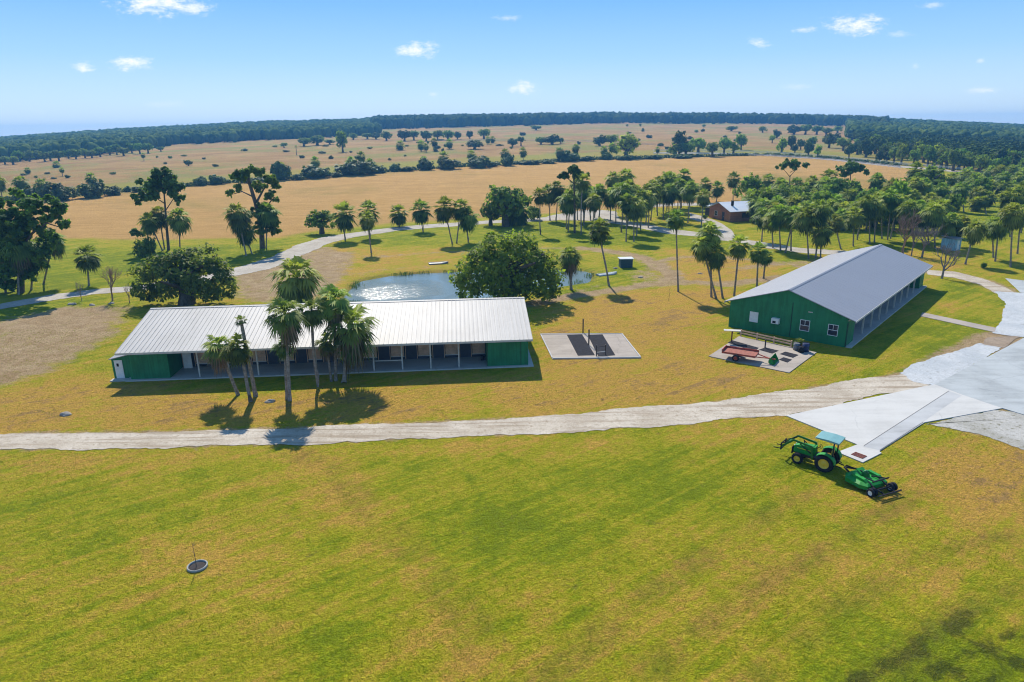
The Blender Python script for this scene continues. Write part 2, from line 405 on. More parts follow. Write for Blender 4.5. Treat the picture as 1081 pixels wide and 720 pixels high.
wx=[(p-Vector((0,0,0))) for p in POND_W]; cx=sum(p.x for p in wx)/len(wx); cy=sum(p.y for p in wx)/len(wx)
sheet('pond_water',[(cx+(p.x-cx)*1.06,cy+(p.y-cy)*1.12) for p in wx],-.28,water_mat(),'rippled pond reflecting the sky behind the white roof','pond',px=False)
def gravel_mat(name,c1,c2,c3,rut=False,rough=.95,ang=0):
    m,t,b,o=new_mat(name); geo=t.new('ShaderNodeNewGeometry').outputs['Position']
    a=t.noise(geo,.3,5,.65,.4); f=t.noise(geo,2.5,5,.7); g=t.noise(geo,14,2,.7)
    col=t.mix(t.ramp(a,.35,.65),c1,c2); col=t.mix(t.ramp(f,.52,.72),col,c3)
    if rut:
        s=t.noise(t.mapping(geo,(.12,1.9,1),(0,0,R(ang))),1,4,.6,.3); col=t.mix(t.math('MULTIPLY',t.ramp(s,.48,.66),.75),col,c3)
    gm=t.new('ShaderNodeMapRange'); t.put(gm.inputs[0],g); gm.inputs[1].default_value=.3; gm.inputs[2].default_value=.7; gm.inputs[3].default_value=.72; gm.inputs[4].default_value=1.2
    col=t.mix(1.0,col,gm.outputs[0],'MULTIPLY')
    t.put(b.inputs['Base Color'],col); b.inputs['Roughness'].default_value=rough; b.inputs['Specular IOR Level'].default_value=.15
    t.put(b.inputs['Normal'],t.bump(t.math('ADD',f,g),.4,.06)); return m
M={}
M['road']=gravel_mat('shell_gravel',(.43,.37,.29,1),(.55,.49,.40,1),(.28,.22,.15,1),True,ang=-3)
M['drive']=gravel_mat('pale_gravel',(.38,.34,.28,1),(.47,.43,.37,1),(.28,.23,.17,1))
M['shell']=gravel_mat('white_shell',(.41,.44,.46,1),(.50,.52,.53,1),(.31,.32,.31,1))
M['specked']=gravel_mat('specked_gravel',(.34,.33,.29,1),(.45,.44,.41,1),(.14,.13,.06,1))
M['browndirt']=gravel_mat('brown_dirt',(.26,.20,.14,1),(.34,.27,.20,1),(.16,.11,.07,1))
def concrete(name,c,streaks=.3,joint=None,ang=0):
    m,t,b,o=new_mat(name); geo=t.new('ShaderNodeNewGeometry').outputs['Position']
    a=t.noise(geo,.25,5,.6,.6); s=t.noise(t.mapping(geo,(.12,1.2,1),(0,0,R(ang))),1,5,.6,.5); f=t.noise(geo,6,4,.7)
    k=t.math('ADD',t.math('MULTIPLY',a,.5),t.math('ADD',t.math('MULTIPLY',s,.35),t.math('MULTIPLY',f,.15)))
    d=tuple(v*(1-streaks) for v in c); col=t.mix(t.ramp(k,.34,.60),d+(1,),c+(1,))
    st=t.ramp(t.noise(geo,.5,6,.75,1.2),.66,.74); col=t.mix(t.math('MULTIPLY',st,.45),col,tuple(v*.45 for v in c)+(1,))
    vo=t.new('ShaderNodeTexVoronoi',feature='DISTANCE_TO_EDGE'); wv=t.new('ShaderNodeVectorMath',operation='ADD'); nd=t.new('ShaderNodeTexNoise'); t.put(nd.inputs['Vector'],geo); nd.inputs['Scale'].default_value=.5; t.put(wv.inputs[0],geo); t.put(wv.inputs[1],nd.outputs['Color']); t.put(vo.inputs['Vector'],wv.outputs[0]); vo.inputs['Scale'].default_value=.16
    ck=t.math('MULTIPLY',t.math('SUBTRACT',1.0,t.ramp(vo.outputs['Distance'],.002,.009)),t.ramp(t.noise(geo,.2,3),.42,.6)); col=t.mix(t.math('MULTIPLY',ck,.22),col,tuple(v*.3 for v in c)+(1,))
    t.put(b.inputs['Base Color'],col); b.inputs['Roughness'].default_value=.8; b.inputs['Specular IOR Level'].default_value=.3
    t.put(b.inputs['Normal'],t.bump(f,.15,.03)); return m
M['conc_new']=concrete('pale_concrete',(.53,.525,.50),.18,ang=40)
M['conc_grey']=concrete('weathered_concrete',(.41,.44,.445),.30,ang=35)
M['conc_strip']=concrete('strip_concrete',(.45,.46,.46),.24,ang=35)
M['conc_pad']=concrete('pad_concrete',(.38,.33,.28),.3)
M['slab']=concrete('slab_concrete',(.50,.48,.44),.25)
sheet('dirt_road',[(-120,462),(0,459),(150,456.5),(300,452),(420,447),(520,443),(600,437),(700,429),(780,421),(860,409),(925,398),(962,394),(985,404),(978,409),(905,422.5),(835,438.5),(770,443),(700,450),(600,457),(520,461),(420,464.5),(300,470),(150,473),(0,475.5),(-120,478)],.030,M['road'],'pale rutted dirt road crossing in front of the stable',ragged=.32,seed=3)
sheet('driveway',[(-150,338),(-60,329),(0,321),(50,312),(100,305.5),(145,301.5),(200,294),(245,284),(285,272),(310,260),(338,251),(370,246),(420,239.5),(465,236),(515,233),(545,231.5),(575,229.5),(598,224),(625,221),(650,223),(655,232),(680,236.5),(709,242),(740,245.5),(780,251.5),(815,257.5),(850,262.5),(885,264.5),(920,266),(960,272),(960,277),(915,271.5),(885,269),(850,267.5),(812,262.5),(778,256),(738,250),(705,247),(676,241),(648,236),(620,233),(590,232.5),(550,234.5),(515,236.2),(465,240),(420,243.5),(375,250.5),(350,256),(332,264),(305,276),(285,284),(250,291),(200,300),(145,307),(100,311),(50,318),(0,327),(-60,336),(-150,346)],.030,M['drive'],'long curving pale driveway behind the pond',ragged=.35,seed=5)
sheet('house_path',[(728,225),(745,229),(762,236),(772,243),(778,252),(762,250),(757,243),(745,236),(728,231)],.034,M['drive'],'grey curved drive up to the brick house',ragged=.2,seed=6)
sheet('back_road',[(660,217.5),(700,215),(740,214),(800,216),(800,218),(740,217),(700,218),(660,220.5)],.030,M['drive'],'thin pale road behind the palm grove',ragged=.2,seed=7)
sheet('lawn_road',[(985,204),(1000,201.5),(1030,199),(1060,197.5),(1110,197),(1110,199.5),(1060,200),(1030,202),(1000,204.5),(985,206.5)],.030,M['drive'],'thin pale road across the right lawn',ragged=.2,seed=8)
sheet('pasture_road',[(690,160.6),(760,161.2),(810,162.6),(880,167.4),(950,175),(1018,181),(1018,182.6),(950,176.8),(880,169.3),(810,164.3),(760,162.6),(690,161.8)],.05,M['drive'],'far pale road along the tan field',ragged=.0)
sheet('barn_drive',[(978,285),(1008,287),(1038,294.5),(1061,303.5),(1070,309),(1050,310),(1032,300),(1008,293.5),(978,290)],.030,M['road'],'gravel drive curving round the far end of the green barn',ragged=.25,seed=9)
sheet('shell_apron',[(948,394),(962,386),(1000,373),(1034,363),(1060,367),(987,406.7),(966,403)],.036,M['shell'],'white shell gravel apron beside the concrete',ragged=.3,seed=10)
sheet('dirt_patch',[(1042,356.5),(1080,354),(1060,367.5),(1034,363.5)],.040,M['browndirt'],'brown dirt patch between shell and concrete',ragged=.2,seed=11)
sheet('side_road',[(1050,308),(1070,309),(1100,310),(1125,312),(1125,352),(1080,356),(1048,352),(1057,337),(1061,322)],.044,M['shell'],'white side road along the right lawn',ragged=.2,seed=12)
sheet('side_slab',[(1061,294),(1110,300),(1120,311),(1077,309)],.05,M['conc_grey'],'bluish concrete slab at the right edge')
sheet('gravel_verge',[(975,447.5),(1058,432.5),(1110,443),(1110,486),(1081,474),(1045,461),(1005,453)],.03,M['specked'],'specked gravel below the concrete slab',ragged=.4,seed=13)
sheet('concrete_slab',[(987,406.5),(1066,365),(1140,326),(1260,420),(1130,450),(1081,438.6),(1058,431.6),(1016,417.5)],.075,M['conc_grey'],'big weathered bluish concrete slab',thick=.2)
sheet('concrete_pad',[(829.7,439.4),(978,408),(987,406.5),(1016,417.5),(1058,431.6),(975.8,446.6),(928,477),(930.5,479),(910.6,489),(884,478),(905,470)],.070,M['conc_new'],'pale new concrete pad beside the dirt road',thick=.2)
sheet('concrete_strip',[(911,472.5),(1001,413.5),(1015,418.2),(974.5,446),(928,476)],.0745,M['conc_strip'],'narrow greyer strip poured across the pale pad')
M['joint']=plain('joint_dark',(95,95,95),.9)
def joint(a,b,w=.05,z=.0785):
    a,b=G(*a),G(*b); d=(b-a).normalized(); n=Vector((-d.y,d.x,0))*w/2
    return [a-n,b-n,b+n,a+n]
for k,(a,b) in enumerate([((912,471.5),(1001.5,413.6)),((929,476),(974.5,446.4)),((866,455),(905,424)),((905,424),(940,441)),((866,455),(940,436)),((950,452),(961,457)),((975,437),(986,441))]):
    if k in(0,1): sheet('joint_line',[(p.x,p.y) for p in joint(a,b)],.0785,M['joint'],'dark expansion joint in the concrete',px=False)
sheet('footpath',[(973.5,330),(1051.6,346.5),(1049.7,351),(971.6,334)],.05,M['conc_pad'],'narrow concrete footpath from the green barn',thick=.1)
# rusty grate on the apron corner
M['rust']=plain('rust',(120,62,40),.85,.3,6)
M['black']=plain('black_rubber',(46,46,51),.9,.3,spec=.08)
q=[G(899,481.5),G(905,478.5),G(914.5,482),G(908,485.2)]; c=sum(q,Vector())/4
gt=thing('drain_grate',(c.x,c.y,.07),'rusty red brown drain grate in the corner of the pale pad','grate')
ax=(q[2]-q[1]); angg=math.atan2(ax.y,ax.x); gt.rotation_euler.z=angg
mb=MB(); 
for s in(-1,1): mb.box((0,s*.28,.02),(.78,.05,.03)); mb.box((s*.38,0,.02),(.05,.6,.03))
mb.build('frame',M['rust'],gt)
mb=MB()
for k in range(7): mb.box((-.28+k*.094,0,.018),(.05,.52,.025))
mb.build('grille',M['rust'],gt)
# ------------------------------------------------------------------ foliage materials
def foliage_mat(name,dark,lite,brown=None,trans=.30,rough=.6,spec=.16):
    m,t,b,o=new_mat(name); a=t.attr('tint').outputs['Fac']; oi=t.new('ShaderNodeObjectInfo').outputs['Random']
    col=t.mix(a,dark+(1,),lite+(1,))
    hs=t.new('ShaderNodeHueSaturation'); t.put(hs.inputs['Color'],col)
    mr=t.new('ShaderNodeMapRange'); t.put(mr.inputs[0],oi); mr.inputs[3].default_value=.72; mr.inputs[4].default_value=1.25; t.put(hs.inputs['Value'],mr.outputs[0])
    mh=t.new('ShaderNodeMapRange'); t.put(mh.inputs[0],t.math('FRACT',t.math('MULTIPLY',oi,7.3))); mh.inputs[3].default_value=.475; mh.inputs[4].default_value=.53; t.put(hs.inputs['Hue'],mh.outputs[0])
    col=hs.outputs[0]
    t.put(b.inputs['Base Color'],col); b.inputs['Roughness'].default_value=rough; b.inputs['Specular IOR Level'].default_value=spec
    tr=t.new('ShaderNodeBsdfTranslucent'); t.put(tr.inputs[0],t.mix(1.0,col,(1.0,1.15,.45,1),'MULTIPLY'))
    mx=t.new('ShaderNodeMixShader'); mx.inputs[0].default_value=trans; t.put(mx.inputs[1],b.outputs[0]); t.put(mx.inputs[2],tr.outputs[0]); t.put(o.inputs[0],mx.outputs[0])
    return m
M['palm']=foliage_mat('palm_frond',(.065,.115,.038),(.34,.39,.07),trans=.42)
M['oak']=foliage_mat('oak_leaf',(.062,.125,.045),(.31,.40,.06),trans=.52)
M['ficus']=foliage_mat('ficus_leaf',(.085,.165,.03),(.46,.54,.065),trans=.56)
M['pine']=foliage_mat('pine_needle',(.05,.10,.04),(.24,.31,.06),trans=.4)
M['scrub']=foliage_mat('scrub_leaf',(.045,.085,.04),(.18,.23,.06),trans=.3)
M['forest']=foliage_mat('forest_canopy',(.018,.046,.024),(.11,.155,.036),trans=.12,rough=.9,spec=.0)
M['deadfrond']=foliage_mat('dead_frond',(.10,.075,.045),(.26,.20,.12),trans=.2)
def bark_mat(name,c1,c2,rings=False):
    m,t,b,o=new_mat(name); oc=t.new('ShaderNodeTexCoord').outputs['Object']; geo=t.new('ShaderNodeNewGeometry').outputs['Position']
    n=t.noise(t.mapping(geo,(9,9,3)),1,5,.7); r=t.noise(t.mapping(geo,(2,2,14 if rings else 1)),1,3,.6)
    k=t.math('ADD',t.math('MULTIPLY',n,.6),t.math('MULTIPLY',r,.4))
    t.put(b.inputs['Base Color'],t.mix(t.ramp(k,.36,.64),c1+(1,),c2+(1,))); b.inputs['Roughness'].default_value=.9; b.inputs['Specular IOR Level'].default_value=.2
    t.put(b.inputs['Normal'],t.bump(k,.6,.04)); return m
M['ptrunk']=bark_mat('palm_trunk',(.15,.125,.10),(.36,.32,.27),True)
M['bark']=bark_mat('bark',(.07,.055,.042),(.17,.14,.11))
M['baretwig']=bark_mat('bare_twig',(.16,.13,.12),(.32,.27,.25))
M['barebrown']=bark_mat('bare_brown_twig',(.20,.13,.09),(.38,.27,.19))
# ------------------------------------------------------------------ palms
def palm_crown_np(n=40,segs=11,seed=0,lo=-62,droop=.2,r0=.42,spread=78,dead=0.0,two=False,flat=1.0,ragged=False):
    g=random.Random(seed); vs=[];fs=[];ts=[]
    for i in range(n):
        tt=(i+.5)/n; az=i*2.39996+g.uniform(-.35,.35); el=R(86+(lo-86)*tt**.85+g.uniform(-9,9))
        d=Vector((math.cos(az)*math.cos(el),math.sin(az)*math.cos(el),math.sin(el)*flat)); L=g.choice((.66,.86,1.02,1.16) if ragged else (.82,.94,1.0,1.05,1.12))*g.uniform(.92,1.06)
        s=d.cross(Vector((0,0,1))); s=s.normalized() if s.length>.05 else Vector((math.sin(az),-math.cos(az),0))
        a=(d+Vector((0,0,-droop-.15*g.random()))).normalized(); s=(s+a*g.uniform(-.2,.2)).normalized(); nr=s.cross(a).normalized()
        base=d*r0*L; tint=max(0,min(1,1.0-1.05*tt+g.uniform(-.28,.28)))
        k=len(vs); w=s*.018; vs+=[Vector()-w,Vector()+w,base+w,base-w]; ts+=[tint]*4; fs.append((k,k+1,k+2,k+3))
        for j in range(segs):
            q=(j/(segs-1)*2-1)+g.uniform(-.04,.04); an=R(spread)*q; sd=(a*math.cos(an)+s*math.sin(an)).normalized()
            ln=.60*L*(1-.28*abs(q))*g.uniform(.85,1.12); wid=.050*(11/segs)**.5
            sw=nr.cross(sd).normalized()*wid
            p1=base+sd*ln*.52+Vector((0,0,-.03))+nr*g.uniform(-.03,.03); p2=base+sd*ln+Vector((0,0,-ln*(.16+droop*.9*g.uniform(.5,1.4))))+nr*g.uniform(-.05,.05)
            k=len(vs); tj=max(0,min(1,tint+g.uniform(-.1,.1)))
            vs+=[base,p1-sw,p2,p1+sw]; ts+=[tj]*4; fs.append((k,k+1,k+2,k+3))
    return np.array([tuple(v) for v in vs]),np.array(fs),np.array(ts)
def crown_mesh(name,mat,**kw):
    v,f,t=palm_crown_np(**kw); return np_mesh(name,v,f,mat,{'tint':t})
PC={'round':[crown_mesh('palm_crown',M['palm'],n=50,segs=9,seed=s,lo=-72,spread=62) for s in(1,2,3)],
    'full':[crown_mesh('palm_crown_full',M['palm'],n=66,segs=9,seed=s,lo=-84,droop=.32,spread=62) for s in(4,5)],
    'near':[crown_mesh('palm_crown_near',M['palm'],n=46,segs=15,seed=s,lo=-70,droop=.30,spread=66,ragged=True) for s in(6,7,8)],
    'sparse':[crown_mesh('palm_crown_sparse',M['palm'],n=17,segs=11,seed=9,lo=-25,droop=.15)]}
SKIRT=[crown_mesh('palm_skirt',M['deadfrond'],n=16,segs=9,seed=20+s,lo=-88,droop=.9,flat=1.0) for s in(0,1)]
def skirt_np(seed):
    g=random.Random(seed); 
    v,f,t=palm_crown_np(n=26,segs=9,seed=seed,lo=-80,droop=1.2)
    keep=v[f][:,:,2].mean(1)<-.12
    return np_mesh('dead_fronds',v,f[keep],M['deadfrond'],{'tint':t})
SKIRT=[skirt_np(31),skirt_np(32)]
def ptrunk_mesh(seed,curve=0.0,boots=False):
    g=random.Random(seed); mb=MB(); pts=[];rad=[]; n=12
    for i in range(n+1):
        t=i/n; pts.append((curve*math.sin(math.pi*t),.25*curve*math.sin(2*math.pi*t),t)); rad.append((.19-.05*t if i else .25)*(1+g.uniform(-.05,.05)))
    mb.tube(pts,rad,9,cap=False)
    if boots:
        for i in range(46):
            t=.35+.64*i/46; az=i*2.4; p=Vector((curve*math.sin(math.pi*t)+.13*math.cos(az),.13*math.sin(az),t)); e=p+Vector((math.cos(az)*.13,math.sin(az)*.13,.05))
            mb.bar(p,e,.07,.012)
    return mb.mesh('palm_trunk',M['ptrunk'])
PT=[ptrunk_mesh(1,.0),ptrunk_mesh(2,.25),ptrunk_mesh(3,-.25)]; PTB=ptrunk_mesh(5,.05,True)
ORD='first second third fourth fifth sixth seventh eighth ninth tenth eleventh twelfth thirteenth fourteenth fifteenth sixteenth seventeenth eighteenth nineteenth twentieth'.split()
TENS={2:'twenty',3:'thirty',4:'forty',5:'fifty',6:'sixty'}
def ordinal(i):
    if i<20: return ORD[i]
    t,u=divmod(i+1,10)
    return TENS[t]+'-'+ORD[u-1] if u else TENS[t][:-1]+'ieth'
PENDING={}
def pend(key,obj,px,desc=''): PENDING.setdefault(key,[]).append((px,obj,desc))
seedc=[100]
def palm(bx,by,ty,rpx,kind='round',cxp=None,label=None,key=None,group=None,skirt=False,trunk=None,thick=1.0,z=1.0,desc=''):
    if kind in('round','full'): rpx*=1.38; thick*=.72
    if kind=='near': rpx*=1.1; thick*=.8
    g=G(bx,by); dpt=depth(g); r=rpx*dpt/F
    hgt=max(height_at(g,ty)-r*.85*z,r*.5)
    rnd=random.Random(seedc[0]); seedc[0]+=1
    if cxp is not None:
        top=g+Vector((0,0,hgt)); px,py=proj(top); off=(cxp-px)*dpt/F
        cvec=Vector((off,rnd.uniform(-.3,.3),hgt))
    else: cvec=Vector((rnd.uniform(-.04,.04)*hgt,rnd.uniform(-.04,.04)*hgt,hgt))
    t=thing('palm_tree',g,label,'palm tree',0,group)
    tm=PTB if trunk=='boots' else (PT[trunk] if isinstance(trunk,int) else PT[rnd.randrange(3) if cxp is None else 0])
    o=link('trunk',tm,t); q=cvec.to_track_quat('Z','Y'); o.rotation_mode='QUATERNION'; o.rotation_quaternion=q; o.scale=(thick,thick,cvec.length)
    c=link('crown',rnd.choice(PC[kind]),t,cvec); c.rotation_euler=(rnd.uniform(-.1,.1),rnd.uniform(-.1,.1),rnd.uniform(0,6.28)); s=r*rnd.uniform(.96,1.05); c.scale=(s,s,s*z)
    if skirt:
        k=link('dead_fronds',rnd.choice(SKIRT),c); k.scale=(.75,.75,.95); k.location=(0,0,-.1)
    if key: pend(key,t,bx,desc); t['group']=PHR[key][1]
    return t
# ------------------------------------------------------------------ broadleaf crowns
def leaf_cloud(lobes,n,size,seed,up=.25,core=.55,aspect=1.7,clump=0):
    r=np.random.default_rng(seed); W=np.array([l[1][0]*l[1][1]+l[1][0]*l[1][2] for l in lobes]); W=W/W.sum()
    which=r.choice(len(lobes),n,p=W); C=np.array([l[0] for l in lobes])[which]; RR=np.array([l[1] for l in lobes])[which]
    d=r.normal(size=(n,3)); d[:,2]+=up*r.random(n)*1.5; d/=np.linalg.norm(d,axis=1)[:,None]
    rad=(core+(1.08-core)*r.random(n)**.45)[:,None]
    if clump:  # gather leaves into twig clumps
        K=r.normal(size=(clump*len(lobes),3)); K/=np.linalg.norm(K,axis=1)[:,None]
        kk=r.integers(0,clump,n)+which*clump; d=K[kk]+d*.24; d/=np.linalg.norm(d,axis=1)[:,None]
        rad=rad*(.80+.32*((kk*7919)%13/13.0))[:,None]
        kt=((kk*104729)%17/17.0)
    else: kt=r.random(n)
    p=C+d*rad*RR
    nr=d*.9+r.normal(size=(n,3))*.55; nr[:,2]+=.75; nr/=np.linalg.norm(nr,axis=1)[:,None]
    a=np.cross(nr,r.normal(size=(n,3))); a/=np.linalg.norm(a,axis=1)[:,None]; b=np.cross(nr,a)
    s=(size*(.6+.8*r.random(n)))[:,None]; a=a*s*aspect/2; b=b*s/2
    v=np.stack([p-a,p-b*1.0+a*.1,p+a,p+b+a*.1],1).reshape(-1,3)
    f=np.arange(n*4).reshape(n,4)
    t=np.clip(.55*kt+.40*r.random(n)+.05,0,1)
    return v,f,np.repeat(t,4)
def rand_lobes(seed,k=9,rx=1,rz=.7,lr=(.38,.55),cz=0):
    g=random.Random(seed); L=[((0,0,cz),(rx*.7,rx*.7,rz*.75))]
    for i in range(k):
        az=i*2.4+g.uniform(-.4,.4); el=g.uniform(-.5,1.1); q=g.uniform(.5,.72); s=g.uniform(*lr)
        L.append(((rx*q*math.cos(az)*math.cos(el),rx*q*math.sin(az)*math.cos(el),cz+rz*q*math.sin(el)),(s*rx,s*rx,s*rz*1.15)))
    return L
def leafmesh(name,mat,lobes,n,size,seed,**kw):
    v,f,t=leaf_cloud(lobes,n,size,seed,**kw); return np_mesh(name,v,f,mat,{'tint':t})
BC={'oak':[leafmesh('broadleaf_crown',M['oak'],rand_lobes(s,9),1700,.115,s,clump=24) for s in(11,12,13)],
    'green':[leafmesh('green_crown',M['ficus'],rand_lobes(s,9),1700,.115,s,clump=24) for s in(14,15)],
    'scrub':[leafmesh('scrub_crown',M['scrub'],rand_lobes(s,8,1,.8),1800,.15,s,clump=22) for s in(16,17,18)],
    'pine':[leafmesh('pine_crown',M['pine'],[((random.Random(s*50+i).uniform(-.8,.8),random.Random(s*50+i+999).uniform(-.8,.8),random.Random(s*50+i+77).uniform(-.4,.5)),(.30,.30,.17)) for i in range(13)],1900,.085,s,clump=9,core=.2) for s in(21,22)]}
def limbs_mesh(seed,k=7,spread=.6,base=.12,mat='bark',name='trunk'):
    """unit-height trunk that forks into limbs reaching the crown"""
    g=random.Random(seed); mb=MB()
    mb.tube([(0,0,-.02),(.02,.01,.2),(.0,.02,.5),(.03,0,.75)],[base*1.3,base,base*.75,base*.45],9,cap=False)
    for i in range(k):
        az=i*2.4+g.uniform(-.3,.3); z0=g.uniform(.28,.6); e=spread*g.uniform(.6,1.05)
        mb.tube([(0,.01,z0),(e*.45*math.cos(az),e*.45*math.sin(az),z0+.16),(e*math.cos(az),e*math.sin(az),z0+g.uniform(.22,.42))],[base*.5,base*.33,base*.12],6,cap=False)
    return mb.mesh(name,M[mat])
LT=[limbs_mesh(s) for s in(1,2,3)]
def tree(bx,by,ty,wpx,kind='oak',label=None,key=None,group=None,crown_frac=.72,cxp=None,desc='',cat='tree',name='broadleaf_tree',trunk_r=1.0):
    g=G(bx,by); dpt=depth(g); w=wpx*dpt/F; hgt=height_at(g,ty); rnd=random.Random(seedc[0]); seedc[0]+=1
    t=thing(name,g,label,cat,0,group)
    rz=hgt*crown_frac/2; zc=hgt-rz*1.02
    off=0 if cxp is None else (cxp-bx)*dpt/F
    tm=link('trunk',LT[rnd.randrange(3)],t); tm.scale=(w*.62,w*.62,hgt*.92); tm.rotation_euler.z=rnd.uniform(0,6.28); 
    if cxp is not None: tm.rotation_euler=(0,math.atan2(off,hgt),0)
    c=link('crown',rnd.choice(BC[kind]),t,(off,0,zc)); c.scale=(w/2,w/2,rz/.78); c.rotation_euler.z=rnd.uniform(0,6.28)
    if key: pend(key,t,bx,desc); t['group']=PHR[key][1]
    return t
def bush(bx,by,ty,wpx,kind='scrub',label=None,key=None,group=None,desc=''):
    g=G(bx,by); dpt=depth(g); w=wpx*dpt/F; hgt=max(.6,height_at(g,ty)); rnd=random.Random(seedc[0]); seedc[0]+=1
    o=link('bush',rnd.choice(BC[kind]),None,g+Vector((0,0,hgt*.42))); o.scale=(w/2,w/2,hgt*.60/.78); o.rotation_euler.z=rnd.uniform(0,6.28)
    tag(o,label,'bush',group)
    if key: pend(key,o,bx,desc); o['group']=PHR[key][1]
    return o
# landmark phrases: key -> (text after the ordinal, group)
PHR={
 'drive':('palm from the left along the inner edge of the curving driveway','palms along the curving driveway'),
 'grove':('palm from the left in the grove between pond and brick house','palms in the grove before the brick house'),
 'barnrow':('palm from the left in the row behind the left slope of the green barn','palms behind the left slope of the green barn'),
 'backrow':('palm from the left in the dense belt right of the brick house','palms in the belt right of the brick house'),
 'ridge':('palm from the left beyond the ridge end of the green barn','palms beyond the ridge of the green barn'),
 'lawn':('palm from the left on the open lawn at far right','palms on the far right lawn'),
 'hedgep':('palm from the left rising out of the hedgerow along the tan field','palms in the hedgerow of the tan field'),
 'hedgeb':('bush from the left in the hedgerow along the tan field','bushes in the hedgerow of the tan field'),
 'pastb':('low shrub from the left dotted over the pasture beyond the hedgerow','low shrubs on the pasture beyond the hedgerow'),
 'under':('bush from the left in the undergrowth beneath the belt palms','undergrowth bushes beneath the belt palms'),
 'beltt':('broad tree from the left among the palms right of the brick house','broad trees among the belt palms'),
 'past':('tree from the left scattered over the pasture beyond the hedgerow','trees on the pasture beyond the hedgerow'),
 'pastp':('small palm from the left scattered on the pasture beyond the hedgerow','small palms on the pasture beyond the hedgerow'),
 'rfield':('tree from the left beside the far fenced road at right','trees beside the far fenced road'),
 'edge':('tree from the left along the near edge of the right forest','trees at the edge of the right forest'),
 'ledge':('tree from the left standing out before the far left forest','trees in front of the far left forest'),
}
# ---- near palms in front of the stable (labels of their own)
NG='palms in front of the white-roofed stable'
palm(251.4,417,349,18,'near',232,'leaning palm at far left of the stable group, bushy low crown','',NG,trunk=0,skirt=True)
palm(265,425,352,17,'near',251,'bent palm second from left before the stable, green crown below the eave','',NG,trunk=2)
palm(270,418,331,8,'sparse',255.5,'thin leaning palm with tiny tufted crown against the white roof','',NG,trunk=0,thick=.95)
palm(306,423,312,23,'near',300,'tall straight palm with wide drooping crown, left of centre on the white roof','',NG,trunk=0,skirt=True)
palm(303,421.5,355,12,'near',299,'short palm with small bright crown beneath the tall drooping one','',NG,trunk=0,thick=.85)
palm(336.5,408,312,17.5,'near',328.5,'slim tall palm with bright green crown, bare trunk bent at the eave','',NG,trunk=1,thick=.9)
palm(354.5,402,297,22,'near',352,'tallest dark palm with brownish skirt, rising above the white ridge','',NG,trunk=0,skirt=True)
palm(363,404.5,319,28,'near',370,'stout palm with rough booted trunk and widest crown, right end of group','',NG,trunk='boots',skirt=True,thick=1.35)
palm(350,402.5,350,12,'near',345,'low palm crown tucked under the two largest crowns by the stable','',NG,trunk=0,thick=.8,skirt=True)
# ---- yard palms
palm(603,306,258,11,'full',601,'squat thick-trunked palm at the pond edge right of the big round tree','','palms around the dirt tracks',skirt=True,thick=1.5)
palm(643,302,229,11,'round',633,'tall leaning palm beside the small dark box shed','','palms around the dirt tracks',trunk=1)
palm(716,308,219,9.5,'round',714,'very tall slim palm standing alone with straight bare trunk','','palms around the dirt tracks',trunk=0,thick=.9)
palm(751,313.7,231,12,'full',750,'highest crown of the tight palm clump left of the green barn','','palm clump left of the green barn')
palm(756,315,246,10.5,'full',741,'leaning palm at left of the tight clump beside the green barn','','palm clump left of the green barn')
palm(763,315,254,11,'full',756,'lowest front palm of the tight clump beside the green barn','','palm clump left of the green barn')
palm(775,312.5,246.5,10.5,'round',781,'separate palm right of the tight clump, leaning right by the barn eave','','palm clump left of the green barn')
palm(799,302.5,254.5,9.5,'round',801,'palm just above the left eave of the green barn','','palm clump left of the green barn')
palm(806,294,262,7,'round',808,'short palm half hidden behind the left slope of the green barn','','palm clump left of the green barn')
palm(94,301.7,256.5,12.5,'round',91,'lone palm beside the left driveway next to a bare tree','','palms at the left of the drive')
# driveway palms
for a in [(364.5,254,211.5,12.5,'round',None),(391,251,211,10.5,'round',None),(392,267,222,8,'round',388),(421.7,239.5,214.5,9,'round',None),(446.5,244.5,209,10.5,'round',None),(477.5,257.5,206.5,11,'round',469),(482,257,208,10,'round',486),(494.5,256,216,10.5,'full',None)]:
    palm(a[0],a[1],a[2],a[3],a[4],a[5],key='drive')
# left clusters
LG='palms under the tall trees at left'
palm(46,300,242,10,'full',57,'leaning palm at the right side of the dark left clump','',LG,skirt=True)
palm(20,311,243,14,'full',16,'dark skirted palm at the foot of the big left tree','',LG,skirt=True)
palm(33,306,249,13,'full',35,'shaggy palm in the middle of the dark left clump','',LG,skirt=True)
palm(6,309,250,13,'full',3,'shaggy palm cut by the left picture edge','',LG,skirt=True)
palm(171.7,265,222,9.5,'full',158,'left palm beneath the tall pine, leaning left','',LG)
palm(173.7,263,215,9.5,'full',168,'middle palm beneath the tall pine','',LG)
palm(190,264,218,10.5,'full',189,'right palm beneath the tall pine','',LG)
palm(260,270,212,12,'full',251,'left palm beside the gnarled tall tree','',LG)
palm(266,268,231,10.5,'full',258,'low front palm beneath the gnarled tall tree','',LG)
palm(281,262,211,11.5,'full',282,'right palm hugging the gnarled tall tree','',LG)
palm(313,334,266,23,'full',314,'big round drooping palm crown behind the stable ridge','','palms behind the stable')
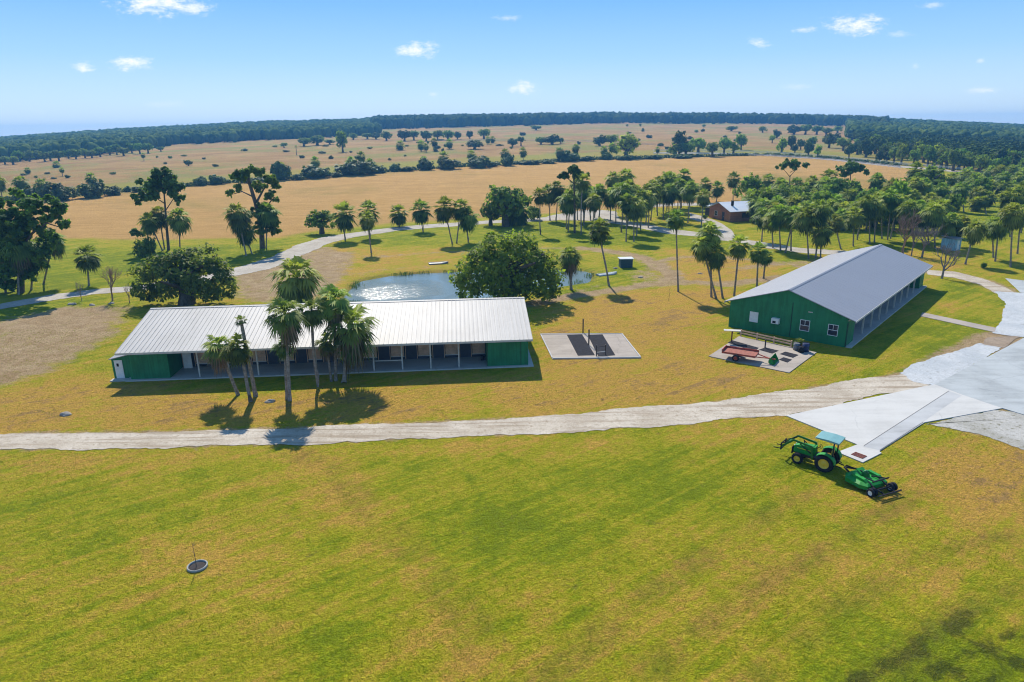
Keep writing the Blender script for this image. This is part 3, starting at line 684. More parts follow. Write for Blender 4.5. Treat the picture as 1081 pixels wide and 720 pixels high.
# grove
GR=[(570.6,247.7,196.5,8,'round'),(580.6,232.8,194,8.5,'round'),(587,233.5,189,9,'full'),(599.6,244.7,198,10,'full'),(613.7,247.7,181,8.5,'round'),(616.4,238,194,9.5,'full'),(623.4,233,195,8.5,'full'),(627.5,230,196,8,'full'),
 (644.5,233,196,9,'full'),(655.7,245.4,190,10,'full'),(660.9,255,203,9,'round'),(669,255,204,10,'full'),(672,249,206,9,'full'),(662,240,187,9,'full'),(681.7,237,192,8.5,'full'),(686.9,232.8,188,8,'full'),(700.2,231.3,199,6,'round'),(704,222.4,178.5,10,'full'),(709.6,219.4,183,9,'full'),(719.3,219.4,176,8,'round'),(718,220.2,189,8.5,'full'),(728,218,187.5,8.5,'full'),(744,213.5,187,6.5,'round'),(756.4,212.7,190.5,6.8,'round'),(773.8,211,181,6.8,'round'),(650,236,192,8,'full'),(676,243,198,8,'full'),(694,228,193,8,'full'),(546.6,237,209,12,'full')]
for a in GR: palm(*a,key='grove')
# belt right of the house
for a in [(809.8,210,182.5,6.5,'round'),(821,216,186,8.5,'full'),(824,221,192,8.5,'full'),(838,214,185,9,'full'),(848,221,191,8.5,'full'),(856,212,184,7,'full'),(857,222,198,9,'full'),(871.5,214,177.5,8.5,'round'),(877,222,190,9,'full'),(924,215,181,8,'full'),(938,218,186,8,'full'),(961,211,170,8,'round'),(960,222,185,9,'full'),(843,224,200,9,'full'),(868,225,203,9,'full'),(893,228,205,8,'full'),(905,224,196,9,'full'),(912,230,203,8,'full'),(946,224,192,9,'full'),(972,222,190,9,'full')]:
    palm(*a,key='backrow')
for a in [(804,255,217,9,'full',806),(816,262,220,9,'full',815),(824,265,213,10,'full',822),(829,267,215,9,'full',838),(835,265,217,9,'full',836),(853.6,273,216,11,'full',851),(861,273,208,11,'full',866),(866,273,233,10,'full',868),(887.7,263,224,9,'round',881),(900.7,260,217.5,9.5,'round',902)]:
    palm(*a,key='barnrow')
for a in [(918,257,203,10.5,'full',918),(923,256,208,9,'full',924),(931,252,203,9,'full',930),(937,253,198,10.5,'full',940),(940,252,205,9,'full',946),(965,258,209,10,'full',961),(987,262,211,11,'full',985),(981,259,216,9,'full',976),(1001,262,222,10.5,'full',1003),(1007,260,224,10,'full',1013),(1019,279,230,10,'full',1029)]:
    palm(*a,key='ridge')
for a in [(1048.7,272,226,9.5,'full',1047),(1050.5,276,224,10,'full',1055),(1066.6,282,211,11.5,'full',1069),(1074,268,214,10,'full',1078),(1066,250,196,10,'full',1066),(1078,246,190,10,'full',1080),(1002,203.5,181,6,'round',None),(1010,197,180,5,'round',None),(1027,207,180,8,'full',None),(1017.5,224,190,8,'full',1016),(1025,223,206,6.5,'round',1031),(1045,211,187,7.5,'round',1043),(1041,226,205,6,'round',1038),(1056,199,183,5.5,'round',None),(1048,192,176,5.5,'round',None),(1073,203,181,7,'full',None),(1062,212,190,7,'full',None),(1074,228,198,9,'full',None)]:
    palm(*a,key='lawn')
for i in range(46):
    rr=random.Random(3000+i); x=790+i*4.5+rr.uniform(-4,4); y=rr.uniform(216,246)
    palm(x,y,y-rr.uniform(26,34),rr.uniform(8,10.5),'full',key='backrow')
for i in range(16):
    rr=random.Random(3100+i); x=598+i*9.3+rr.uniform(-4,4); y=rr.uniform(222,246)
    palm(x,y,y-rr.uniform(38,48),rr.uniform(7.5,9.5),'full',key='grove')
for i in range(16):
    rr=random.Random(3200+i); x=1010+i*5.5+rr.uniform(-4,4); y=rr.uniform(190,226)
    palm(x,y,y-rr.uniform(20,27),rr.uniform(6,8),'full',key='lawn')
for i in range(8):
    rr=random.Random(3300+i); x=905+i*12+rr.uniform(-5,5); y=rr.uniform(240,258)
    palm(x,y,y-rr.uniform(36,46),rr.uniform(9,10.5),'full',key='ridge')
# ---- broadleaf trees near
def big_tree(name,label,g,w,hgt,lobes,n,size,mat,seed,trunk_h=.5,clump=60):
    t=thing(name,g,label,'tree'); v,f,tt=leaf_cloud(lobes,n,size,seed,clump=clump,core=.45)
    link('crown',np_mesh('crown',v,f,mat,{'tint':tt}),t)
    tm=link('trunk',LT[0],t); tm.scale=(w*.6,w*.6,hgt*.85); return t
g=G(197,321); d=depth(g)/F
big_tree('broadleaf_tree','wide dark oak with dense crown behind the left end of the white roof',g,100*d,8,
 [((-3.0,0,3.3),(3.6,3.2,2.8)),((2.6,0,3.6),(3.6,3.4,3.0)),((3.2,.4,6.0),(2.2,2.2,1.9)),((-.4,0,4.6),(3.2,3,2.4)),((-5.0,0,2.4),(2.0,2,2.0)),((5.2,0,2.8),(1.9,2,2.2)),((.6,.6,6.2),(1.8,1.8,1.3)),((-2.4,-.6,5.2),(1.9,1.9,1.5))],9000,.30,M['oak'],41,clump=40)
g=G(536,319); d=depth(g)/F
big_tree('broadleaf_tree','big round bright green tree behind the right end of the white roof',g,115*d,9.4,
 [((0,0,5.4),(4.6,4.2,4.0)),((-4.0,0,4.0),(3.2,3,3.0)),((4.0,0,3.6),(3.3,3,3.2)),((-1.5,0,7.6),(2.4,2.4,1.9)),((1.9,.3,7.5),(2.2,2.2,1.7)),((-3.0,-.5,6.0),(2.2,2.2,2.0)),((4.4,-.4,5.3),(2.2,2.1,1.8)),((5.2,-.6,2.2),(2.0,2,2.0)),((-5.4,0,2.2),(1.9,1.9,2.0)),((0,-2,3.4),(3.6,2.6,2.8))],9500,.32,M['ficus'],42,clump=40)
# left edge oak, pine, gnarled tree
def branchy(name,label,bx,by,spec,tips,leaf,n,size,trunk_r,mat='bark',cat='tree',group=None):
    """a tree with a drawn skeleton: spec = limbs in pixels (list of (px,py,dy) chains); tips = leaf clumps (px,py,rpx)"""
    g=G(bx,by); dpt=depth(g); s=dpt/F; t=thing(name,g,label,cat,0,group)
    def loc(px,py,dy=0):
        h=height_at(g,py); x=(px-proj((g.x,g.y,h))[0])*s; return Vector((x,dy,h))
    mb=MB()
    for chain,r0,r1 in spec:
        pts=[loc(*c) for c in chain]; m=len(pts); mb.tube(pts,[r0+(r1-r0)*i/(m-1) for i in range(m)],8,cap=False)
    mb.build('trunk',M[mat],t)
    lob=[]; rj=random.Random(int(bx)*3+1)
    for px,py,rp,dy in tips:
        c=loc(px,py,dy); R_=rp*s*1.2; lob.append((tuple(c),(R_*.7,R_*.7,R_*.62)))
        for q in range(4):
            lob.append((tuple(c+Vector((rj.uniform(-1,1),rj.uniform(-.8,.8),rj.uniform(-.6,.6)))*R_*.85),(R_*rj.uniform(.3,.5),R_*rj.uniform(.3,.5),R_*rj.uniform(.28,.46))))
    v,f,tt=leaf_cloud(lob,n,size,int(bx),clump=7,core=.2); link('crown',np_mesh('crown',v,f,M[leaf],{'tint':tt}),t); return t
branchy('broadleaf_tree','huge spreading tree at the left edge with a bare branch reaching right',22,309,[([(22,309),(22,280),(20,250),(22,225)],.5,.22),([(21,262),(34,246),(48,236),(62,226)],.22,.06),([(48,236),(60,240),(66,238)],.1,.04),([(20,250),(6,232),(-8,226)],.24,.08),([(22,240),(30,222),(38,212)],.2,.06)],
 [(8,222,14,0),(24,212,13,1),(38,216,12,-1),(50,226,11,0),(62,221,7,0),(66,238,5,0),(60,250,6,-1),(10,242,18,-1),(30,240,17,0),(-8,236,16,0),(44,246,11,1),(20,262,17,-1),(-6,262,16,0),(40,264,11,0),(8,284,14,0),(52,212,5,0),(24,284,13,0),(-10,290,14,0),(36,282,9,1),(14,298,9,-1),(-6,300,10,0),(16,232,14,0),(2,252,15,0)],'oak',19000,.40,.4)
branchy('pine_tree','tall open-crowned pine on the lawn above the oak',178,264,[([(178,264),(176,240),(174,215),(172,190)],.3,.1),([(174,215),(162,207),(148,206)],.12,.04),([(175,222),(184,208),(190,200)],.1,.04),([(173,205),(180,194),(184,187)],.1,.03),([(173,200),(164,192),(158,190)],.1,.03),([(176,235),(160,246),(148,250)],.07,.02)],
 [(172,184,9,0),(163,190,8,0),(181,190,9,0),(156,196,8,1),(148,205,7,0),(168,200,10,-1),(184,202,7,0),(190,197,5,0),(142,207,4,0),(176,195,9,1),(188,210,6,0),(160,206,6,-1),(146,213,4,0),(145,247,5,0),(142,243,3,0)],'pine',8200,.42,.3)
branchy('broadleaf_tree','gnarled tall tree with dark leaning trunk and open top, left of the driveway',277,262,[([(277,262),(276,240),(270,215),(264,195),(261,182)],.55,.25),([(270,215),(278,200),(284,192)],.25,.08),([(268,208),(256,202),(245,205)],.16,.05),([(276,225),(286,212),(290,208)],.16,.05),([(264,195),(252,186)],.14,.05)],
 [(256,184,8,0),(264,180,6,0),(272,182,6,0),(249,187,5,0),(284,190,7,0),(290,196,4,0),(276,196,7,0),(286,205,6,0),(244,203,5,0),(250,198,5,0),(291,210,3,0),(272,222,9,0),(284,228,9,0),(276,240,9,0),(286,240,8,0)],'oak',9000,.40,.4)
bush(155,273,249,22,'oak','round grey green shrub left of the wide dark oak',None,'shrubs by the driveway')
tree(340,246.5,221.5,33,'green','weeping round tree hugging the outer bend of the driveway',crown_frac=.85)
tree(534,239,194,48,'oak','large bluish oak beyond the pond between two palm rows',crown_frac=.9)
tree(518,238,212,26,'oak','low bluish oak at the left foot of the larger one beyond the pond',crown_frac=.95)
bush(564,232,217,17,'oak','low round bluish shrub right of the large bluish oak',None,'shrubs by the driveway')
branchy('pine_tree','flat-topped pine with spreading top over the grove',606.6,246,[([(606.6,246),(606.5,215),(606,192),(605,184)],.26,.1),([(606,194),(597,186),(595,185)],.1,.03),([(606,190),(613,183)],.08,.03)],[(603,181,6,0),(596,185,5,0),(611,183,6,0),(607,179,5,0),(618,185,3,0)],'pine',2600,.40,.3)
branchy('pine_tree','flat-topped pine standing alone over the tan field right of the house',833,214,[([(833,214),(833,198),(834,185)],.22,.1),([(834,187),(826,177)],.1,.04),([(834,186),(843,176)],.1,.04),([(834,182),(848,174)],.08,.03)],[(834,171,6,0),(826,175,4.5,0),(842,172,5,0),(849,174,3,0),(837,176,4,0)],'pine',1800,.5,.3)
branchy('pine_tree','ragged flat-topped pine at the right end of the tan field',897,212,[([(897,212),(897,195),(898,182)],.24,.1),([(898,184),(888,179)],.1,.04),([(898,184),(909,178)],.1,.04)],[(899,174,7,0),(889,178,5,0),(908,177,5,0),(914,181,3.5,0),(901,180,5,0),(891,184,4,0)],'pine',2200,.5,.3)
tree(789.7,214,183.5,30,'green','round green tree standing behind the roof of the brick house',crown_frac=.9)
tree(806,230,199.5,35,'green','low spreading green tree at the right wall of the brick house',crown_frac=.95)
tree(889,224,186,37,'oak','dense dark round tree in the belt right of the brick house',crown_frac=.95)
tree(977,214,177,40,'oak','broad dark tree in the middle of the right lawn belt',crown_frac=.95)
tree(979,209,173,22,'green','bright round crown peeping over the broad dark lawn tree',crown_frac=.8)
tree(990,213,196,13,'oak','small round dark tree right of the broad lawn tree',crown_frac=.9)
bush(1038,283,277,6,'oak','small round dark shrub on the lawn beside the gravel drive',None,'shrubs by the driveway')
bush(1012,214,207,10,'green','pale green low shrub on the right lawn',None,'shrubs on the right lawn')
for a in [(832,228,194,27,'oak'),(866,234,199,25,'green'),(915,238,196,27,'oak'),(946,232,189,25,'green'),(1002,238,203,24,'oak'),(1034,216,186,20,'oak'),(1072,238,196,24,'green')]: tree(*a,key='beltt',crown_frac=.8)
for i in range(26):
    rr=random.Random(5000+i); x=800+i*8+rr.uniform(-4,4); y=rr.uniform(222,240); bush(x,y,y-rr.uniform(5,10),rr.uniform(9,17),rr.choice(('oak','scrub','green')),key='under')
# ---- bare trees
def bare_mesh(seed,mat,levels=5,n0=4):
    g=random.Random(seed); mb=MB()
    def grow(p,d,L,r,lv):
        q=p+d*L; mid=p.lerp(q,.5)+Vector((g.uniform(-1,1),g.uniform(-1,1),g.uniform(-.5,.5)))*L*.08
        mb.tube([p,mid,q],[r,r*.85,r*.68],5 if lv>2 else 3,cap=False)
        if lv==0: return
        for k in range(g.choice((2,3,3)) if lv<levels else n0):
            nd=(d+Vector((g.uniform(-1,1),g.uniform(-1,1),g.uniform(-.25,.75)))*.85).normalized(); grow(q if k<2 else p.lerp(q,.7),nd,L*g.uniform(.62,.82),r*.6,lv-1)
    grow(Vector((0,0,-.02)),Vector((.05,.02,1)),.27,.030,levels); 
    zs=max(v[2] for v in mb.v); mb.v=[(v[0]/zs,v[1]/zs,v[2]/zs) for v in mb.v]
    k=len(mb.f); return mb
def bare(bx,by,ty,wpx,seed,label,mat='baretwig',levels=6,group='bare leafless trees'):
    g=G(bx,by); dpt=depth(g); hgt=height_at(g,ty); mb=bare_mesh(seed,mat,levels)
    wid=max(max(abs(v[0]) for v in mb.v),max(abs(v[1]) for v in mb.v)); s=wpx*dpt/F/2/wid
    t=thing('bare_tree',g,label,'tree',0,group); nT=14+2
    lo,hi=MB(),MB()
    # the stem stays one mesh, the twig crown another
    lo.v=mb.v; lo.f=[f for f in mb.f if max(mb.v[i][2] for i in f)<.42]; lo.m=[0]*len(lo.f); lo.sm=[True]*len(lo.f)
    hi.v=mb.v; hi.f=[f for f in mb.f if max(mb.v[i][2] for i in f)>=.42]; hi.m=[0]*len(hi.f); hi.sm=[True]*len(hi.f)
    for nm,q in(('trunk',lo),('crown',hi)):
        o=q.build(nm,M[mat],t); o.scale=(s,s,hgt)
    return t
bare(118.7,317.5,279,36,5,'brownish leafless tree beside the left driveway','barebrown')
bare(86,317.5,296,12,6,'small leafless tree left of the brownish one by the driveway',levels=5)
bare(137,320,299,12,7,'thin leafless tree close to the wide oak',levels=4)
bare(953,268,219,32,8,'tall brown-tipped leafless tree behind the barn roof end','barebrown')
bare(973,272,232,34,9,'grey leafless tree behind the far gable of the green barn')
bare(962,270,236,26,12,'bushy grey leafless tree between the two others behind the barn')
bare(994,294,255,34,10,'grey leafless tree beside the gravel drive at the barn end')
# ---- hedgerow along the tan field
for a in [(297,190,171.5,21),(334,188,175.5,30),(377,184.5,170,40),(417,181,173,11),(398,182.5,174,18),(449,179.5,168,16),(474,178.5,167,26),(506,177,165,24),(536,175,164,15),(602,170.5,160,20),(640,168.5,161,12),(60,212,194,32),(98,208.5,191,28),(120,206,197,18),(212,196,187,14),(230,194.5,185,18),(262,193,188,16),(180,199.5,194,20),(150,202.5,197,20),(28,213,198,24),(430,180.8,176,14),(520,176,171,14),(560,173.5,169,22),(580,172.5,168,18),(620,170,165,16),(660,168.7,164,22),(690,167.7,163.5,22),(720,167,163,22),(280,192,187,14),(315,190,184,14),(355,187,182,12)]:
    bush(*a,'scrub',key='hedgeb')
for a in [(297,188,169.5,5.5,'round'),(334,186,164.5,5,'round'),(371,183.5,164,5.5,'full'),(382,183,159,5,'round'),(391,182,166,5,'full'),(447.5,178.5,164,4,'round'),(469,177.5,159.5,5,'round'),(447,178,166,4,'full'),(498,175.5,157.5,4.5,'round'),(533,174,155.5,5,'full'),(552.5,169,154.5,4.5,'round'),(591,170.5,154.5,5,'full'),(607.5,169,151,4,'full'),(637,167.5,153.5,4,'round'),(646,167,150,4,'round'),(694,163.5,154.5,2.6,'round'),(3,214,183.5,7,'full'),(26,211,184,7,'full'),(47,209,187,7,'full'),(99,207,181.5,5,'round')]:
    palm(*a,key='hedgep',thick=1.2)
hp=[];hr_=random.Random(77)
hw=[G(*p) for p in HEDGE[1:15]]
for i in range(len(hw)-1):
    a,b=hw[i],hw[i+1]; n=max(2,int((b-a).length/1.6))
    for k in range(n):
        p=a.lerp(b,(k+hr_.random())/n); q=.55+.9*float(vnoise(np.array(p.x*.06),np.array(p.y*.06),5))+.5*hr_.random()
        hp.append(((p.x,p.y+hr_.uniform(-1,2.5),hzf(p.x,p.y)+.45*q),(1.5,1.2,.8*q)))
v_,f_,t_=leaf_cloud(hp,15000,.62,78); tag(link('hedgerow',np_mesh('hedgerow',v_,f_,M['scrub'],{'tint':t_})),'low ragged hedgerow running along the far edge of the tan field','hedge')
# ---- scattered pasture trees
for a in [(362,160.5,136,12,'oak'),(321,154.5,144.5,15,'oak'),(335,153.5,142.5,18,'oak'),(348,152.5,147,12,'oak'),(408,148.5,138,12,'oak'),(427,149,137.5,14,'oak'),(437,148,137,11,'oak'),(450,149,138,12,'oak'),(462,148,136.5,11,'oak'),(473,148,136.5,13,'oak'),(373,147.5,140,10,'oak'),(388,147,140,13,'oak'),(397,147,140,11,'oak'),(483,147,139,8,'oak'),(496,146.5,138,7,'oak'),(511,146.5,135,14,'oak'),(501,157.5,148,18,'oak'),(541,155,146,11,'oak'),(550,154,141,9,'pine'),(571,152.5,144,12,'oak'),(583,152.5,142.5,16,'oak'),(592,151.5,145,8,'oak'),(566,137.5,132,13,'oak'),(661,167,140.5,29,'green'),(645,154,141,16,'oak'),(633,154,143,14,'oak'),(717,164.5,139,15,'oak'),(712,165,151,17,'oak'),(724,165,149,18,'oak'),(737,161,144,18,'oak'),(752,165.5,149,16,'oak'),(764,163,143.5,14,'oak'),(774,162,149,14,'oak'),(782,158,140,12,'oak'),(772,138.5,132.5,13,'oak'),(805,140,133,9,'oak'),(300,156,150,8,'oak'),(199,175,169,9,'scrub'),(170,160,154.5,8,'oak'),(743,134.5,131,4,'oak'),(676,133.5,130.5,3,'oak'),(662,134,130.8,3,'oak')]:
    tree(*(a[:4]+(random.choice(('oak','scrub','green','oak')) if a[4]=='oak' else a[4],)),key='past',crown_frac=random.uniform(.85,1.0))
for a in [(423,158.5,147.5,4.5,'round'),(445,160,147,4.5,'round'),(459,159.5,144.5,4,'round'),(474.6,157.5,146,4,'round'),(515,152.5,143.5,3,'round'),(520,151,143,3,'round'),(60,177,169,4,'round'),(30,184,176,3,'round'),(66,186,176,2.5,'round'),(152,170,161,2.2,'round'),(313,163.5,153,2,'sparse'),(450,161,151,3,'round')]:
    palm(*a,key='pastp',thick=1.2)
for i in range(64):
    rr=random.Random(4000+i); x=rr.uniform(20,800); lo_=np.interp(x,[0,100,250,400,540,800],[178,170,157,149,140,137]); hi_=np.interp(x,[0,82,245,400,540,710,810],[203,199,187,176,168,160,158]); y=lo_+(hi_-lo_)*rr.random()**1.2
    bush(x,y,y-rr.uniform(1.6,3.6),rr.uniform(3,8),rr.choice(('scrub','oak','scrub')),key='pastb')
# ---- trees beside the fenced road at right
for a in [(815,151,142,7),(825,161,145,12),(835,158,143,9),(839,161,152,7),(845,158,147,9),(853,165.5,150,10),(863,166.5,153,9),(857,157,144,11),(875,156,141,14),(890,159,144,15),(896,167,153,9),(883,151,141,9),(905,163,148,14),(914,166,147,16),(928,171,159,8),(936,171,159,8),(838,142,132,15),(850,142,131,14),(862,142,132,13),(872,144,134,12),(884,140.5,133,12),(899,148,139,14),(820,146,137,9),(910,153,141,15)]:
    tree(*a,random.choice(('oak','scrub','green')),key='rfield',crown_frac=random.uniform(.8,.98))
# ---- edge of the right forest: trees that stand out singly
for i in range(34):
    rr=random.Random(900+i); x=922+i*5.2+rr.uniform(-2,2); y=np.interp(x,[918,950,985,1010,1040,1090,1110],[165,171,174,179,184,186,188])+rr.uniform(-5,3)
    tree(x,y,y-rr.uniform(15,24),rr.uniform(12,19),rr.choice(('oak','oak','green','scrub')),key='edge',crown_frac=.85)
for i in range(20):
    rr=random.Random(700+i); x=-4+i*8.5+rr.uniform(-2,2); y=np.interp(x,[0,42,100,157,185],[173.5,169,166,160.5,155])+rr.uniform(-1,2.4)
    tree(x,y,y-rr.uniform(9,13),rr.uniform(9,13),'oak',key='ledge',crown_frac=.9)
# ------------------------------------------------------------------ woods that read as one mass
def blob_forest(name,label,base,xs,rmax,hmin,hmax,seed,near_leaf=600,step0=.0):
    r=np.random.default_rng(seed); parts=[]; 
    ico=[]; 
    import bmesh
    bm=bmesh.new(); bmesh.ops.create_icosphere(bm,subdivisions=2,radius=1); bm.verts.ensure_lookup_table(); iv=np.array([v.co[:] for v in bm.verts]); jf=np.array([[v.index for v in f.verts] for f in bm.faces]); bm.free()
    tv,tf,tt=[],[],[]; k=0; lv,lf,lt=[],[],[]; kl=0
    x0,x1=xs; A0=math.atan2(*[G(x0,base(x0))[i] for i in(0,1)]); A1=math.atan2(*[G(x1,base(x1))[i] for i in(0,1)])
    pxs=np.linspace(x0,x1,60); azs=[];ds=[]
    for p in pxs:
        q=G(p,base(p)); azs.append(math.atan2(q.x,q.y)); ds.append(math.hypot(q.x,q.y))
    azs=np.array(azs); ds=np.array(ds)
    rad=min(ds); 
    while rad<rmax:
        cr=max(4.2,rad*.0048); da=cr*1.5/rad; a=azs[0]+r.random()*da
        while a<azs[-1]:
            d0=np.interp(a,azs,ds)
            if rad>=d0*(1+.05*r.random()):
                rr=rad*(1+r.uniform(-.02,.02)); x,y=rr*math.sin(a),rr*math.cos(a); h=(hmin+(hmax-hmin)*(.6*r.random()+.4*float(vnoise(np.array(a*22.),np.array(rad*.004),seed))))
                z=hzf(x,y); c=cr*r.uniform(.8,1.25); cz=h*.5
                if rad<near_leaf:
                    v,f,t=leaf_cloud(rand_lobes(int(r.integers(1e6)),5,1,.8),150,.26,int(r.integers(1e6)),clump=12)
                    v=v*np.array([c*1.15,c*1.15,cz*.72])+np.array([x,y,z+h*.52]); lv.append(v); lf.append(f+kl); kl+=len(v); lt.append(np.clip(t*.8+r.uniform(-.2,.3),0,1))
                else:
                    v=iv*(1+r.uniform(-.30,.30,(len(iv),1)))*np.array([c,c,cz])+np.array([x,y,z+cz]); tv.append(v); tf.append(jf+k); k+=len(v); tt.append(np.clip(r.random(len(v))*.5+r.uniform(-.1,.5),0,1))
            a+=da*r.uniform(.8,1.3)
        rad+=cr*(1.9 if rad<1200 else 4.5)
    outs=[]
    if tv: outs.append(tag(link(name,np_mesh(name,np.concatenate(tv),np.concatenate(tf),M['forest'],{'tint':np.concatenate(tt)},tris=True)),label[0],'forest',kind='stuff'))
    if lv: outs.append(tag(link(name,np_mesh(name,np.concatenate(lv),np.concatenate(lf),M['forest'],{'tint':np.concatenate(lt)})),label[1],'forest',kind='stuff'))
    return outs
blob_forest('forest',('blue green wood along the left horizon','nearest belt of the wood at far left'),lambda x:float(np.interp(x,[-160,-60,0,42,100,157,185,270,330,400],[186,178,172.5,168,164.5,158.5,153,149,146.5,143])),(-160,400),2300,8,12,51,near_leaf=380)
blob_forest('forest',('long flat wood on the middle horizon',''),lambda x:float(np.interp(x,[395,480,540,640,810,900,935],[137,134.8,133,130.6,131.2,134,140])),(395,935),2300,11,16,52,near_leaf=0)
blob_forest('forest',('wood along the right horizon','dark dense wood at right beyond the lawns'),lambda x:float(np.interp(x,[895,918,950,985,1010,1040,1081,1250],[146,161,168,172,177,182,184,196])),(895,1250),2300,8.5,12.5,53,near_leaf=700)
# ------------------------------------------------------------------ buildings
M['green']=plain('green_siding',(22,104,70),.62,.16,.5,spec=.3)
M['greend']=plain('green_trim',(14,66,46),.6,.15)
M['white']=plain('white_paint',(225,226,222),.5,.08)
M['wood']=plain('weathered_boards',(208,168,134),.85,.28,1.5)
M['dkdoor']=plain('dark_door',(50,54,66),.6,.25,2)
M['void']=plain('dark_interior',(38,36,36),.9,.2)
M['post']=plain('pale_post',(190,186,176),.7,.15)
M['glass']=plain('window_glass',(40,46,56),.12,.3,spec=.6)
def siding(name,rgb):
    m,t,b,o=new_mat(name); oc=t.new('ShaderNodeTexCoord').outputs['Object']; c=lin(rgb)
    w=t.new('ShaderNodeTexWave',wave_type='BANDS',bands_direction='X'); t.put(w.inputs[0],oc); w.inputs['Scale'].default_value=1.3; w.inputs['Distortion'].default_value=.0
    n=t.noise(oc,.7,5,.65); s=t.noise(t.mapping(oc,(3,3,.35)),1,4,.6); k=t.math('ADD',t.math('MULTIPLY',n,.5),t.math('MULTIPLY',s,.5))
    col=t.mix(t.ramp(k,.36,.64),tuple(v*.78 for v in c[:3])+(1,),tuple(v*1.15 for v in c[:3])+(1,)); col=t.mix(t.math('MULTIPLY',t.ramp(w.outputs[1],.86,1.0),.3),col,tuple(v*.55 for v in c[:3])+(1,))
    t.put(b.inputs['Base Color'],col); b.inputs['Roughness'].default_value=.6; b.inputs['Specular IOR Level'].default_value=.3
    t.put(b.inputs['Normal'],t.bump(w.outputs[1],.25,.02)); return m
M['siding']=siding('green_board_siding',(38,121,77))
def roof_mat(name,c,rough,metal,sp,stain,spec=.5):
    m,t,b,o=new_mat(name); oc=t.new('ShaderNodeTexCoord').outputs['Object']
    n=t.noise(oc,.25,5,.6,.5); s=t.noise(t.mapping(oc,(2.6,.18,1)),1,5,.65); f=t.noise(oc,5,3,.6); k=t.math('ADD',t.math('MULTIPLY',n,.4),t.math('ADD',t.math('MULTIPLY',s,.45),t.math('MULTIPLY',f,.15)))
    w=t.new('ShaderNodeTexWave',wave_type='BANDS',bands_direction='X'); t.put(w.inputs[0],oc); w.inputs['Scale'].default_value=sp
    col=t.mix(t.ramp(k,.36,.6),tuple(v*(1-stain) for v in c)+(1,),c+(1,)); col=t.mix(t.math('MULTIPLY',t.ramp(w.outputs[1],.9,1.0),stain*1.4),col,tuple(v*.55 for v in c)+(1,))
    ru=t.ramp(t.math('ADD',t.math('MULTIPLY',t.noise(oc,.35,6,.75,.8),.6),t.math('MULTIPLY',s,.4)),.57,.70); col=t.mix(t.math('MULTIPLY',ru,stain*2.2),col,(.30,.22,.15,1))
    t.put(b.inputs['Base Color'],col); b.inputs['Roughness'].default_value=rough; b.inputs['Metallic'].default_value=metal; b.inputs['Specular IOR Level'].default_value=spec
    t.put(b.inputs['Normal'],t.bump(w.outputs[1],.15,.02)); return m
M['roofw']=roof_mat('white_metal_roof',(.47,.455,.43),.55,.0,.78,.16,spec=.25)
M['roofg']=roof_mat('grey_metal_roof',(.285,.295,.325),.5,.1,1.0,.05)
M['roofs']=roof_mat('pale_house_roof',(.62,.66,.70),.45,.0,1.0,.12)
def gable_roof(L,W,ze,zr,mat,parent,over=0.0,ribs=.45,rib_h=.035,th=.07):
    mb=MB(); hw=W/2
    for s in(0,1):
        y0,y1=(0,hw) if s==0 else (W,hw)
        mb.add([(-over,y0,ze),(L+over,y0,ze),(L+over,y1,zr),(-over,y1,zr),(-over,y0,ze-th),(L+over,y0,ze-th),(L+over,y1,zr-th),(-over,y1,zr-th)],
               [(0,1,2,3) if s==0 else (3,2,1,0),(7,6,5,4) if s==0 else (4,5,6,7),(0,4,5,1),(1,5,6,2),(3,7,4,0)])
        if ribs:
            n=int((L+2*over)/ribs)
            for i in range(n+1):
                x=-over+.02+i*(L+2*over-.04)/n
                mb.add([(x-.022,y0,ze+.002),(x+.022,y0,ze+.002),(x+.022,y1,zr+.002),(x-.022,y1,zr+.002),(x-.012,y0,ze+rib_h),(x+.012,y0,ze+rib_h),(x+.012,y1,zr+rib_h),(x-.012,y1,zr+rib_h)],[(4,5,6,7),(0,1,5,4),(1,2,6,5),(3,0,4,7)])
    mb.build('roof',mat,parent)
    rc=MB(); 
    for sg in(-1,1): rc.add([(-over-.01,hw,zr+.06),(L+over+.01,hw,zr+.06),(L+over+.01,hw+sg*.22,zr+.045-.22*(zr-ze)/hw),(-over-.01,hw+sg*.22,zr+.045-.22*(zr-ze)/hw)],[(0,1,2,3) if sg<0 else (3,2,1,0)])
    rc.build('ridge_cap',mat,parent)
    fb=MB()
    for y in(-.02,W+.02): fb.rng((-over,y-.02,ze-.2),(L+over,y+.02,ze-.0))
    fb.build('fascia',M['post'],parent)
def gable_wall(x,W,ze,zr,y0,y1,mat,parent,th=.12,name='gable_wall'):
    k=(zr-ze)/(W/2); top=lambda y: ze+k*min(y,W-y)-.09
    poly=[(y0,0),(y1,0),(y1,top(y1)),(W/2,top(W/2)),(y0,top(y0))]
    mb=MB(); n=5
    vs=[(x,p[0],p[1]) for p in poly]+[(x+th,p[0],p[1]) for p in poly]
    mb.add(vs,[(4,3,2,1,0),(5,6,7,8,9)]+[(i,(i+1)%5,5+(i+1)%5,5+i) for i in range(5)]); return mb.build(name,mat,parent)
